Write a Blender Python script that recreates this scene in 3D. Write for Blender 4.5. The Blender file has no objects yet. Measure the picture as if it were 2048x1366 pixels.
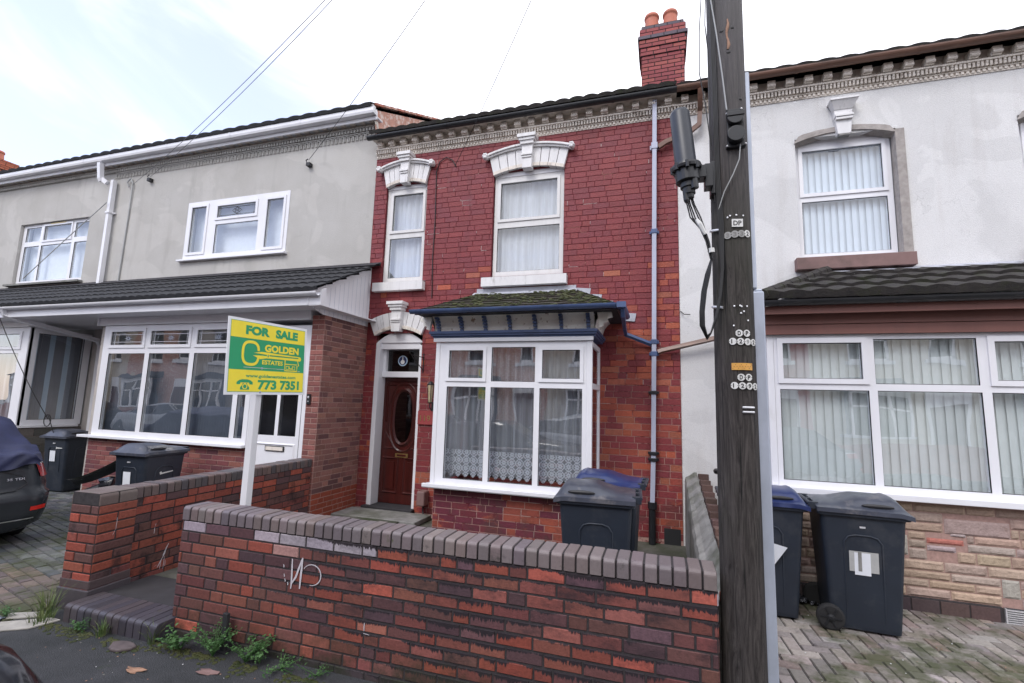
import bpy, math, random
from math import sin, cos, pi, radians as R
from mathutils import Vector, Matrix, noise
random.seed(7)
SC = bpy.context.scene
COL = SC.collection
# ------------------------------------------------------------------ camera
F_PX = 949.4
cam_d = bpy.data.cameras.new("camera"); cam = bpy.data.objects.new("camera", cam_d); COL.objects.link(cam)
cam_d.sensor_width = 36.0; cam_d.lens = F_PX / 2048 * 36.0; cam_d.clip_start = 0.05; cam_d.clip_end = 500
def _cam():
    a, b, c = -0.12876461, 0.30550805, 0.0293116
    Rx = Matrix(((1,0,0),(0,cos(a),-sin(a)),(0,sin(a),cos(a))))
    Ry = Matrix(((cos(b),0,sin(b)),(0,1,0),(-sin(b),0,cos(b))))
    Rz = Matrix(((cos(c),-sin(c),0),(sin(c),cos(c),0),(0,0,1)))
    M = Rz @ Rx @ Ry                      # world (right, down, forward) -> camera (right, down, forward)
    r, d, f = M[0], M[1], M[2]            # rows = camera axes in (right, down, forward) world
    W = lambda v: Vector((v[0], v[2], -v[1]))
    X, Y, Z = W(r), -W(d), -W(f)
    m = Matrix((X, Y, Z)).transposed().to_4x4(); m.translation = Vector((0, 0, 1.76)); return m
cam.matrix_world = _cam()
SC.camera = cam
# ------------------------------------------------------------------ world
w = bpy.data.worlds.new("World"); SC.world = w; w.use_nodes = True
nt = w.node_tree; nt.nodes.clear(); N = nt.nodes.new; L = nt.links.new
SUN_EL, SUN_AZ = R(48), R(200)            # high thin sun behind the camera, behind cloud
sky = N("ShaderNodeTexSky"); sky.sky_type = 'NISHITA'; sky.sun_disc = False
sky.sun_elevation = SUN_EL; sky.sun_rotation = SUN_AZ; sky.air_density = 1.0; sky.dust_density = .5
skm = N("ShaderNodeVectorMath"); skm.operation = 'MULTIPLY'; skm.inputs[1].default_value = (.275, .248, .275); L(sky.outputs[0], skm.inputs[0])
tc = N("ShaderNodeTexCoord")
mp = N("ShaderNodeMapping"); mp.inputs['Rotation'].default_value = (0.2, 0.5, 0.5); mp.inputs['Scale'].default_value = (1.3, 1.9, 5.5); L(tc.outputs['Generated'], mp.inputs[0])
nz = N("ShaderNodeTexNoise"); nz.inputs['Scale'].default_value = 1.25; nz.inputs['Detail'].default_value = 7; nz.inputs['Roughness'].default_value = 0.52; nz.inputs['Distortion'].default_value = 0.5
L(mp.outputs[0], nz.inputs['Vector'])
sx = N("ShaderNodeSeparateXYZ"); L(tc.outputs['Generated'], sx.inputs[0])
ma = N("ShaderNodeMath"); ma.operation = 'MULTIPLY_ADD'; ma.inputs[1].default_value = 0.5; L(sx.outputs['X'], ma.inputs[0]); L(nz.outputs['Fac'], ma.inputs[2])
rp = N("ShaderNodeValToRGB"); rp.color_ramp.elements[0].position = 0.12; rp.color_ramp.elements[1].position = 0.47; rp.color_ramp.interpolation = 'EASE'
rp.color_ramp.elements[0].color = (0.30, 0.30, 0.30, 1); rp.color_ramp.elements[1].color = (1, 1, 1, 1); L(ma.outputs[0], rp.inputs[0])
mx = N("ShaderNodeMix"); mx.data_type = 'RGBA'; L(rp.outputs[0], mx.inputs['Factor'])
L(skm.outputs[0], mx.inputs[6]); mx.inputs[7].default_value = (1.44, 1.45, 1.56, 1)
bg = N("ShaderNodeBackground"); bg.inputs['Strength'].default_value = 1.0; L(mx.outputs[2], bg.inputs['Color'])
wo = N("ShaderNodeOutputWorld"); L(bg.outputs[0], wo.inputs[0])
# ------------------------------------------------------------------ sun behind thin cloud
sd = bpy.data.lights.new("sun", 'SUN'); sd.energy = 1.4; sd.angle = R(22); sd.color = (1.0, 0.97, 0.94)
so = bpy.data.objects.new("sun", sd); COL.objects.link(so)
_dir = Vector((sin(SUN_AZ) * cos(SUN_EL), cos(SUN_AZ) * cos(SUN_EL), sin(SUN_EL)))
so.rotation_euler = _dir.to_track_quat('Z', 'Y').to_euler()
SC.view_settings.view_transform = 'Standard'; SC.view_settings.look = 'None'
SC.view_settings.exposure = 0.32; SC.view_settings.gamma = 1.0; SC.view_settings.use_curve_mapping = False

# =================================================================== materials
MATS = {}
class NT:
    def __init__(s, name):
        s.m = bpy.data.materials.new(name); s.m.use_nodes = True; s.t = s.m.node_tree
        s.p = s.t.nodes['Principled BSDF']; s.out = s.t.nodes['Material Output']; s.co = None
    def n(s, k, **kw):
        x = s.t.nodes.new(k)
        for a, b in kw.items(): setattr(x, a, b)
        return x
    def l(s, a, b): s.t.links.new(a, b)
    def coord(s, sc=(1,1,1)):
        if s.co is None: s.co = s.n("ShaderNodeTexCoord")
        m = s.n("ShaderNodeMapping"); m.inputs['Scale'].default_value = sc; s.l(s.co.outputs['Object'], m.inputs[0]); return m.outputs[0]
    def noise(s, scale, detail=4, rough=.55, sc=(1,1,1), dist=0):
        x = s.n("ShaderNodeTexNoise"); x.inputs['Scale'].default_value = scale; x.inputs['Detail'].default_value = detail
        x.inputs['Roughness'].default_value = rough; x.inputs['Distortion'].default_value = dist
        s.l(s.coord(sc), x.inputs['Vector']); return x.outputs['Fac']
    def ramp(s, f, lo, hi, c0=(0,0,0,1), c1=(1,1,1,1)):
        r = s.n("ShaderNodeValToRGB"); e = r.color_ramp.elements; e[0].position = lo; e[1].position = hi
        e[0].color = c0; e[1].color = c1; s.l(f, r.inputs[0]); return r.outputs[0]
    def mix(s, f, a, b, mode='MIX'):
        x = s.n("ShaderNodeMix", data_type='RGBA', blend_type=mode)
        for v, i in ((f, 0), (a, 6), (b, 7)):
            if isinstance(v, (int, float)): x.inputs[i].default_value = v
            elif isinstance(v, (tuple, list)): x.inputs[i].default_value = (*v[:3], 1)
            else: s.l(v, x.inputs[i])
        return x.outputs[2]
    def math(s, op, a, b=None, c=None):
        x = s.n("ShaderNodeMath", operation=op)
        for i, v in enumerate((a, b, c)):
            if v is None: continue
            if isinstance(v, (int, float)): x.inputs[i].default_value = v
            else: s.l(v, x.inputs[i])
        return x.outputs[0]
    def xyz(s):
        x = s.n("ShaderNodeSeparateXYZ"); s.l(s.coord(), x.inputs[0]); return x.outputs
    def attr(s):
        a = s.n("ShaderNodeVertexColor"); a.layer_name = "Col"; return a.outputs[0]
    def bump(s, f, dist=.01, st=.5):
        b = s.n("ShaderNodeBump"); b.inputs['Distance'].default_value = dist; b.inputs['Strength'].default_value = st
        s.l(f, b.inputs['Height']); s.l(b.outputs[0], s.p.inputs['Normal'])
    def base(s, c):
        if isinstance(c, (tuple, list)): s.p.inputs['Base Color'].default_value = (*c[:3], 1)
        else: s.l(c, s.p.inputs['Base Color'])
    def set(s, rough=.6, metal=0, spec=.5):
        s.p.inputs['Roughness'].default_value = rough; s.p.inputs['Metallic'].default_value = metal
        s.p.inputs['Specular IOR Level'].default_value = spec
def reg(key, T): MATS[key] = T.m; return T.m
def mottled(key, c, rough=.6, var=.25, scale=6, bump=0, bscale=60, metal=0, spec=.5, sc=(1,1,1), dirt=None, dirt_lo=.55, dirt_hi=.8, dscale=3):
    T = NT(key); n = T.noise(scale, 5, .6, sc)
    lo = tuple(x*(1-var) for x in c); hi = tuple(min(1, x*(1+var)) for x in c)
    col = T.mix(T.ramp(n, .3, .7), lo, hi)
    if dirt: col = T.mix(T.ramp(T.noise(dscale, 6, .65, sc), dirt_lo, dirt_hi), col, dirt)
    T.base(col); T.set(rough, metal, spec)
    if bump: T.bump(T.noise(bscale, 4, .6), bump, .6)
    return reg(key, T)
def faced(key, rough=.85, var=.3, bump=.003, bscale=90, stain=None, spec=.3):
    """per-brick colour attribute with grain; stain adds shapes that belong to the surface"""
    T = NT(key); a = T.attr()
    g = T.ramp(T.noise(45, 5, .7), .25, .75, (1-var,)*3+(1,), (1+var*.4,)*3+(1,))
    col = T.mix(1.0, a, g, 'MULTIPLY')
    if stain: col = stain(T, col)
    T.base(col); T.set(rough, 0, spec); T.bump(T.noise(bscale, 4, .65), bump, .7); return reg(key, T)

# painted bay / upvc etc.
mottled('upvc', (.76,.76,.79), .32, .04, 3, dirt=(.58,.57,.55), dirt_lo=.62, dirt_hi=.95, dscale=5, sc=(1,1,.5))
mottled('upvc_old', (.66,.65,.64), .5, .08, 3, dirt=(.45,.42,.38), dirt_lo=.55, dirt_hi=.9, sc=(3,3,.6))
mottled('white_paint', (.70,.69,.69), .6, .07, 5, .004, 40, dirt=(.36,.35,.33), dirt_lo=.58, dirt_hi=.8, dscale=7, sc=(2,1,.6))
mottled('cream_stone', (.70,.64,.57), .8, .12, 6, .004, 50, dirt=(.26,.20,.16), dirt_lo=.55, dirt_hi=.76, dscale=7)
mottled('cream_peel', (.86,.83,.76), .75, .05, 8, .006, 60, dirt=(.35,.26,.19), dirt_lo=.60, dirt_hi=.66, dscale=16)
mottled('gasket', (.02,.02,.022), .5, 0)
mottled('black_plastic', (.014,.015,.018), .38, .2, 8)
mottled('black_gutter', (.018,.019,.022), .38, .3, 5, dirt=(.07,.07,.07), dirt_lo=.55, dirt_hi=.85, dscale=6, sc=(.6,3,3))
mottled('brown_gutter', (.16,.085,.06), .4, .2, 5, dirt=(.045,.035,.03), dirt_lo=.5, dirt_hi=.8, dscale=3, sc=(.7,3,3))
mottled('brown_fascia', (.215,.092,.075), .55, .12, 3, dirt=(.12,.06,.05), dirt_lo=.55, dirt_hi=.85, sc=(1,1,.3))
mottled('brown_sill', (.20,.12,.11), .7, .15, 5, .003, 60, dirt=(.1,.07,.06))
mottled('blue_paint', (.060,.095,.20), .45, .15, 5, dirt=(.02,.03,.06), dirt_lo=.55, dirt_hi=.9)
mottled('lilac_pipe', (.40,.42,.52), .4, .08, 5, dirt=(.25,.25,.30), dirt_lo=.6, dirt_hi=.9, sc=(1,1,.4))
mottled('lead', (.42,.43,.48), .55, .15, 8, .003, 40, dirt=(.2,.2,.22))
mottled('mortar_dark', (.035,.03,.032), .95, .3, 30)
mottled('mortar_grey', (.25,.2,.18), .95, .25, 30)
mottled('mortar_pink', (.36,.23,.2), .95, .2, 30)
T = NT('mortar_red'); zz = T.xyz()[2]; mr = T.n("ShaderNodeMapRange"); mr.inputs[1].default_value = 3.3; mr.inputs[2].default_value = 1.6; mr.inputs[3].default_value = .0; mr.inputs[4].default_value = .22; T.l(zz, mr.inputs[0])
m_ = T.ramp(T.math('ADD', T.noise(5, 6, .7), mr.outputs[0]), .60, .68); T.base(T.mix(m_, (.125,.020,.026), (.40,.25,.215))); T.set(.9, 0, .3); reg('mortar_red', T)
mottled('galv', (.42,.46,.54), .42, .14, 7, metal=.35, dirt=(.42,.46,.54), dirt_lo=.5, dirt_hi=.75, dscale=9, sc=(1,1,.5))
mottled('alu', (.75,.75,.77), .35, .15, 30, metal=.5)
mottled('concrete', (.23,.225,.215), .9, .25, 7, .006, 80, dirt=(.075,.08,.055), dirt_lo=.45, dirt_hi=.7, dscale=2.4)
mottled('yard', (.10,.098,.085), .75, .3, 5, .005, 60, dirt=(.035,.045,.02), dirt_lo=.42, dirt_hi=.62, dscale=1.6)
mottled('reveal_stone', (.34,.31,.29), .9, .2, 14, .006, 60, dirt=(.2,.18,.16))
mottled('kerbstone', (.36,.34,.31), .9, .2, 8, .005, 80, dirt=(.15,.14,.11))
mottled('slab_dark', (.03,.028,.032), .85, .2, 8)
mottled('terracotta', (.42,.135,.085), .7, .12, 8, dirt=(.2,.09,.07))
mottled('gable_paint', (.46,.24,.18), .85, .2, 9, .008, 30, dirt=(.62,.5,.44), dirt_lo=.5, dirt_hi=.6, dscale=12)
mottled('door_wood', (.058,.010,.008), .28, .35, 3, sc=(6,6,.5))
mottled('brass', (.45,.33,.13), .35, .1, metal=.8)
mottled('rust_bracket', (.02,.02,.022), .6, .2)
mottled('navy_cloth', (.018,.023,.068), .62, .3, 5, .004, 160)
mottled('car_grey', (.028,.032,.038), .22, .1, 3)
mottled('car_black', (.012,.013,.017), .12, .1, 3)
mottled('car_silver', (.32,.33,.35), .3, .1, 3)
mottled('tail_red', (.28,.008,.01), .15, .1, 4)
mottled('reflector_red', (.75,.03,.02), .3, .05, 4)
mottled('chrome', (.7,.7,.72), .15, .02, metal=1)
mottled('tyre', (.016,.016,.017), .85, .2)
mottled('bin_body', (.018,.024,.036), .45, .12, 4, .0012, 400, dirt=(.055,.058,.065), dirt_lo=.52, dirt_hi=.85, dscale=5)
mottled('bin_lid', (.050,.056,.075), .32, .2, 6, .001, 200, dirt=(.16,.15,.15), dirt_lo=.55, dirt_hi=.78, dscale=9)
mottled('bin_blue', (.020,.032,.105), .3, .2, 5, dirt=(.08,.1,.2), dirt_lo=.55, dirt_hi=.85)
mottled('paper', (.72,.74,.78), .8, .05, 10)
mottled('tape', (.42,.42,.41), .4, .08, 20)
mottled('grey_panel', (.16,.18,.22), .45, .2, 6, dirt=(.3,.32,.35))
mottled('sign_white', (.78,.79,.82), .4, .03, 6, dirt=(.6,.6,.6), dirt_lo=.6, dirt_hi=.9)
mottled('sign_yellow', (.90,.74,.055), .4, .05, 5)
mottled('sign_green', (.028,.335,.145), .4, .05, 5)
mottled('post_white', (.66,.66,.68), .6, .06, 5, .002, 60, sc=(4,4,.4), dirt=(.42,.41,.38), dirt_lo=.6, dirt_hi=.85)
mottled('num_white', (.66,.66,.64), .5, .08, 30)
mottled('num_black', (.02,.02,.02), .6, 0)
mottled('faded', (.30,.30,.29), .6, .1, 30)
mottled('orange_plate', (.62,.32,.07), .6, .15, 30)
mottled('graffiti', (.50,.47,.50), .7, .1, 40)
mottled('fabric_blind', (.74,.78,.77), .85, .05, 3)
mottled('blind_blue', (.42,.55,.68), .85, .05, 3)
mottled('blind_light', (.66,.72,.80), .85, .04, 3)
mottled('blind_dark', (.13,.15,.19), .85, .1, 3)
mottled('soffit', (.42,.40,.40), .7, .08, 3)
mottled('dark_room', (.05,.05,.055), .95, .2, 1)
mottled('foil', (.03,.032,.04), .12, .4, 40, .01, 60, metal=.4)
mottled('litter_white', (.6,.6,.6), .6, .1, 20)
mottled('litter_red', (.55,.03,.02), .5, .1, 20)
mottled('leaf_brown', (.30,.17,.11), .7, .3, 30)
mottled('shale', (.10,.078,.078), .7, .3, 14)
mottled('cable', (.012,.012,.013), .55, .1)
mottled('cable_grey', (.35,.36,.36), .55, .1)
mottled('wire_grey', (.16,.16,.165), .55, .1)
mottled('dome_black', (.020,.024,.033), .42, .15, 9, dirt=(.06,.065,.08), dirt_lo=.5, dirt_hi=.9)
mottled('red_terr', (.30,.05,.05), .8, .2, 7)
mottled('opp_cream', (.5,.44,.36), .8, .1)

def leafmat(key, c, c2):
    T = NT(key); T.base(T.mix(T.ramp(T.noise(14, 3), .35, .65), c, c2)); T.set(.6, 0, .3); return reg(key, T)
leafmat('weed_leaf', (.030,.085,.022), (.075,.15,.05)); leafmat('grass_leaf', (.06,.11,.03), (.17,.20,.08)); leafmat('moss_leaf', (.026,.036,.010), (.060,.062,.020))

# renders
def render_mat(key, c, c2, streak, bumpd=.006, bs=70):
    T = NT(key); n = T.noise(1.1, 6, .6); col = T.mix(T.ramp(n, .3, .72), c, c2)
    st = T.ramp(T.noise(2.4, 5, .6, (1.5, 1.5, .22)), .55, .82)
    col = T.mix(st, col, streak)
    fine = T.ramp(T.noise(120, 3, .6), .3, .7, (.93,)*3+(1,), (1.04,)*3+(1,)); col = T.mix(1.0, col, fine, 'MULTIPLY')
    patch = T.ramp(T.noise(.7, 3, .5, (1, 1, 1.3), 1.5), .50, .53, (.96,)*3+(1,), (1.035,)*3+(1,)); col = T.mix(1.0, col, patch, 'MULTIPLY')
    crack = T.n("ShaderNodeTexVoronoi"); crack.feature = 'DISTANCE_TO_EDGE'; crack.inputs['Scale'].default_value = .9; 
    wv = T.n("ShaderNodeVectorMath"); wv.operation = 'ADD'; nn_ = T.n("ShaderNodeTexNoise"); nn_.inputs['Scale'].default_value = 5; nn_.inputs['Detail'].default_value = 5; T.l(T.coord(), nn_.inputs['Vector'])
    T.l(T.coord(), wv.inputs[0]); T.l(nn_.outputs['Color'], wv.inputs[1]); T.l(wv.outputs[0], crack.inputs['Vector'])
    ck = T.math('MULTIPLY', T.ramp(crack.outputs['Distance'], .0, .006, (1,1,1,1), (0,0,0,1)), T.ramp(T.noise(.8, 2), .5, .6)); col = T.mix(T.math('MULTIPLY', ck, .35), col, (.2,.19,.18))
    grit = T.ramp(T.noise(230, 2, .5), .35, .62, (.90,)*3+(1,), (1.05,)*3+(1,)); col = T.mix(1.0, col, grit, 'MULTIPLY')
    T.base(col); T.set(.9, 0, .2); T.bump(T.noise(bs, 5, .7), bumpd, .9); return reg(key, T)
render_mat('grey_render', (.45,.435,.41), (.53,.52,.50), (.37,.355,.335), .007, 60)
render_mat('beige_render', (.44,.40,.37), (.52,.48,.44), (.34,.30,.27))
render_mat('white_render', (.69,.685,.68), (.76,.755,.75), (.62,.60,.585), .010, 90)

# asphalt / pavement
T = NT('asphalt'); sp = T.n("ShaderNodeTexVoronoi"); sp.inputs['Scale'].default_value = 160; T.l(T.coord(), sp.inputs['Vector'])
col = T.mix(T.ramp(sp.outputs['Distance'], .15, .6), (.030,.031,.034), (.055,.056,.06))
col = T.mix(T.ramp(T.noise(1.6, 6, .65), .42, .68), col, (.016,.019,.019)); 
col = T.mix(T.ramp(T.noise(3.5, 6, .7), .62, .75), col, (.028,.045,.016))
col = T.mix(T.ramp(T.noise(55, 2, .5), .70, .73), col, (.11,.11,.11)); T.base(col); T.set(.62, 0, .4); T.bump(sp.outputs['Distance'], .006, .8); reg('asphalt', T)

# roof tiles
def tilemat(key, c, c2, moss, mlo, mhi):
    T = NT(key); col = T.mix(T.ramp(T.noise(9, 5, .7), .3, .7), c, c2)
    col = T.mix(T.ramp(T.noise(4.5, 7, .75), mlo, mhi), col, moss)
    col = T.mix(T.ramp(T.noise(38, 3, .6), .70, .76), col, (.17,.17,.17))
    T.base(col); T.set(.75, 0, .35); T.bump(T.noise(55, 5, .75), .012, .8); return reg(key, T)
tilemat('tile_dark', (.020,.021,.024), (.045,.046,.050), (.05,.05,.05), .6, .8)
tilemat('tile_mossy', (.022,.020,.020), (.060,.052,.048), (.030,.033,.018), .50, .66)
tilemat('tile_moss_heavy', (.028,.024,.020), (.060,.048,.040), (.030,.036,.013), .46, .60)

# bricks
def st_front(T, col):
    x = T.xyz(); u = x[0]; z = x[2]
    t = T.math('FRACT', T.math('DIVIDE', T.math('SUBTRACT', z, .045), .0765))    # 0 bottom .. 1 top of each course
    drip = T.noise(1.0, 4, .75, (75, 10, 9))
    area = T.ramp(T.noise(1.5, 4, .6, (1, 1, 1.7)), .36, .62)
    ar = T.n("ShaderNodeMapRange"); ar.inputs[1].default_value = -1.2; ar.inputs[2].default_value = .1; ar.inputs[3].default_value = .14; ar.inputs[4].default_value = 1.0
    T.l(u, ar.inputs[0])
    am = T.math('MULTIPLY', area, ar.outputs[0])
    lim = T.math('SUBTRACT', 1.0, T.math('MULTIPLY', T.math('MULTIPLY', T.math('SUBTRACT', drip, .20), 1.9), am))
    m = T.ramp(T.math('ADD', T.math('SUBTRACT', t, lim), .5), .48, .56)
    soot = T.ramp(T.noise(2.2, 6, .72, (1, 1, 1.8)), .52, .66)
    m = T.math('MAXIMUM', m, T.math('MULTIPLY', T.math('MULTIPLY', soot, .75), ar.outputs[0]))
    col = T.mix(m, col, (.020,.014,.018))
    low = T.n("ShaderNodeMapRange"); low.inputs[1].default_value = .30; low.inputs[2].default_value = .0; T.l(z, low.inputs[0])
    gm = T.math('MULTIPLY', T.ramp(T.noise(5, 6, .7), .42, .6), low.outputs[0])
    return T.mix(gm, col, (.022,.026,.014))
faced('brick_wall', .7, .38, .003, 90, st_front, .4)
def st_side(T, col):
    x = T.xyz(); 
    m = T.ramp(T.noise(3.2, 6, .7, (1, 1, 1)), .56, .66)
    col = T.mix(T.math('MULTIPLY', m, .8), col, (.03,.02,.02))
    return T.mix(T.ramp(T.noise(26, 3, .5, (1, .6, .5)), .77, .79), col, (.6,.58,.6))
faced('brick_side', .8, .38, .003, 90, st_side)
faced('brick_plain', .85, .3)
def st_cope(T, col):
    col = T.mix(T.ramp(T.noise(24, 5, .8), .66, .72), col, (.07,.055,.05))
    col = T.mix(T.ramp(T.noise(7, 6, .7), .60, .70), col, (.05,.045,.042))
    return T.mix(T.ramp(T.noise(11, 5, .7), .66, .74), col, (.075,.085,.04))
faced('brick_cope', .5, .18, .0015, 120, st_cope, .5)
faced('brick_blue', .45, .22, .0015, 120, st_cope, .5)
def st_paint(T, col):
    x = T.xyz()
    bare = T.ramp(T.noise(2.0, 6, .68, (1, 1, 2.4)), .58, .64)
    mr = T.n("ShaderNodeMapRange"); mr.inputs[1].default_value = 4.2; mr.inputs[2].default_value = 1.8; mr.inputs[3].default_value = .0; mr.inputs[4].default_value = .75; T.l(x[2], mr.inputs[0])
    col = T.mix(T.math('MULTIPLY', bare, mr.outputs[0]), col, (.37,.085,.042))
    lowp = T.ramp(T.noise(3.6, 5, .6), .48, .62)
    m2 = T.n("ShaderNodeMapRange"); m2.inputs[1].default_value = 1.3; m2.inputs[2].default_value = .1; m2.inputs[4].default_value = .6; T.l(x[2], m2.inputs[0])
    stk = T.ramp(T.noise(3.0, 5, .65, (2.2, 2.2, .3)), .52, .75); col = T.mix(T.math('MULTIPLY', stk, .38), col, (.085,.022,.030))
    chip = T.ramp(T.noise(16, 6, .8), .66, .68); col = T.mix(T.math('MULTIPLY', chip, .6), col, (.27,.07,.05))
    col = T.mix(T.math('MULTIPLY', lowp, m2.outputs[0]), col, (.07,.04,.035))
    return T.mix(T.ramp(T.noise(70, 2, .5), .79, .81), col, (.5,.4,.38))
faced('brick_painted', .55, .30, .010, 42, st_paint, .4)
def st_pave(T, col):
    col = T.mix(T.math('MULTIPLY', T.ramp(T.noise(1.7, 6, .7), .44, .58), .85), col, (.055,.065,.028))
    return T.mix(T.ramp(T.noise(6, 6, .7), .60, .75), col, (.05,.04,.045))
faced('paver', .8, .3, .004, 70, st_pave)
def st_stone(T, col): return T.mix(T.ramp(T.noise(11, 6, .7), .60, .80), col, (.24,.16,.13))
faced('stone_clad', .9, .28, .012, 30, st_stone)

# glass : thin sheet, fresnel reflection over a clear pane
def glass(key, ior=1.75, tint=(.93,.96,.97), rough=0.0, wob=.0):
    T = NT(key); t = T.t; t.nodes.remove(T.p)
    tr = T.n("ShaderNodeBsdfTransparent"); tr.inputs[0].default_value = (*tint, 1)
    gl = T.n("ShaderNodeBsdfGlossy"); gl.inputs['Roughness'].default_value = rough; gl.inputs[0].default_value = (1, 1, 1, 1)
    ge = T.n("ShaderNodeNewGeometry"); dt = T.n("ShaderNodeVectorMath"); dt.operation = 'DOT_PRODUCT'; T.l(ge.outputs['Incoming'], dt.inputs[0]); T.l(ge.outputs['Normal'], dt.inputs[1])
    f0 = ((ior-1)/(ior+1))**2; om = T.math('SUBTRACT', 1.0, T.math('ABSOLUTE', dt.outputs['Value']))
    fr = T.math('MULTIPLY_ADD', T.math('POWER', om, 5.0), 1-f0, f0)          # same reflectance from both sides of the thin pane
    mxs = T.n("ShaderNodeMixShader"); T.l(fr, mxs.inputs[0]); T.l(tr.outputs[0], mxs.inputs[1]); T.l(gl.outputs[0], mxs.inputs[2])
    b = T.n("ShaderNodeBump"); b.inputs['Distance'].default_value = .05; b.inputs['Strength'].default_value = wob
    T.l(T.noise(1.6, 1, .4), b.inputs['Height']); T.l(b.outputs[0], gl.inputs['Normal']); T.l(mxs.outputs[0], T.out.inputs[0]); return reg(key, T)
glass('glass', 2.8, wob=.08); glass('glass_up', 2.1, wob=.12); glass('glass_dark', 1.6, (.18,.19,.20), .02, .1); glass('glass_frost', 1.6, (.30,.31,.31), .12, .3)

mottled('amber_glass', (.50,.42,.26), .2, .3, 20)
# net curtain and lace
def curtain(key, alpha, lace=False, c=(.80,.83,.90)):
    T = NT(key); t = T.t; t.nodes.remove(T.p)
    tr = T.n("ShaderNodeBsdfTransparent"); df = T.n("ShaderNodeBsdfDiffuse"); df.inputs[0].default_value = (*c, 1)
    tl = T.n("ShaderNodeBsdfTranslucent"); tl.inputs[0].default_value = (*c, 1)
    a1 = T.n("ShaderNodeMixShader"); a1.inputs[0].default_value = .3; T.l(df.outputs[0], a1.inputs[1]); T.l(tl.outputs[0], a1.inputs[2])
    mxs = T.n("ShaderNodeMixShader"); T.l(tr.outputs[0], mxs.inputs[1]); T.l(a1.outputs[0], mxs.inputs[2])
    if lace:
        x = T.xyz(); P = .105                      # rosettes repeating every 10.5 cm
        fx = T.math('ABSOLUTE', T.math('SUBTRACT', T.math('FRACT', T.math('DIVIDE', x[0], P)), .5))
        fz = T.math('ABSOLUTE', T.math('SUBTRACT', T.math('FRACT', T.math('DIVIDE', x[2], P)), .5))
        r = T.math('SQRT', T.math('ADD', T.math('MULTIPLY', fx, fx), T.math('MULTIPLY', fz, fz)))
        an = T.math('ARCTAN2', fz, fx)
        pet = T.math('ABSOLUTE', T.math('COSINE', T.math('MULTIPLY', an, 4.0)))
        flower = T.math('LESS_THAN', r, T.math('MULTIPLY_ADD', pet, .20, .17))
        ring = T.math('LESS_THAN', T.math('ABSOLUTE', T.math('SUBTRACT', r, .47)), .05)
        dia = T.math('LESS_THAN', T.math('ABSOLUTE', T.math('SUBTRACT', T.math('ADD', fx, fz), .60)), .04)
        hole = T.math('LESS_THAN', r, .07)
        f = T.math('SUBTRACT', T.math('MAXIMUM', T.math('MAXIMUM', flower, ring), dia), hole)
        T.l(T.math('MAXIMUM', T.math('MULTIPLY', f, .96), .42), mxs.inputs[0])
    else:
        f = T.ramp(T.noise(3.0, 3, .5, (6, 6, .15)), .3, .7, (alpha*.75,)*3+(1,), (min(1, alpha*1.25),)*3+(1,)); T.l(f, mxs.inputs[0])
    T.l(mxs.outputs[0], T.out.inputs[0]); return reg(key, T)
curtain('net', .44); curtain('net_up', .92, c=(.86,.88,.94)); curtain('lace', .9, True)

# pole wood
T = NT('pole_wood'); g = T.noise(2.6, 8, .72, (11, 11, 1.0), 2.2)
col = T.mix(T.ramp(g, .36, .64), (.018,.015,.014), (.078,.068,.064))
gr = T.math('MULTIPLY', T.ramp(T.noise(1.4, 5, .6, (1,1,.6)), .48, .66), .5); col = T.mix(gr, col, (.045,.05,.03))
crack = T.ramp(T.noise(2.0, 4, .6, (30, 30, .5)), .60, .66); col = T.mix(crack, col, (.008,.008,.008))
zz = T.n("ShaderNodeMapRange"); zz.inputs[1].default_value = 2.6; zz.inputs[2].default_value = 4.4; zz.inputs[4].default_value = .55; T.l(T.xyz()[2], zz.inputs[0])
col = T.mix(zz.outputs[0], col, (.20,.19,.20))
T.base(col); T.set(.8, 0, .3); T.bump(g, .012, .9); reg('pole_wood', T)

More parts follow.
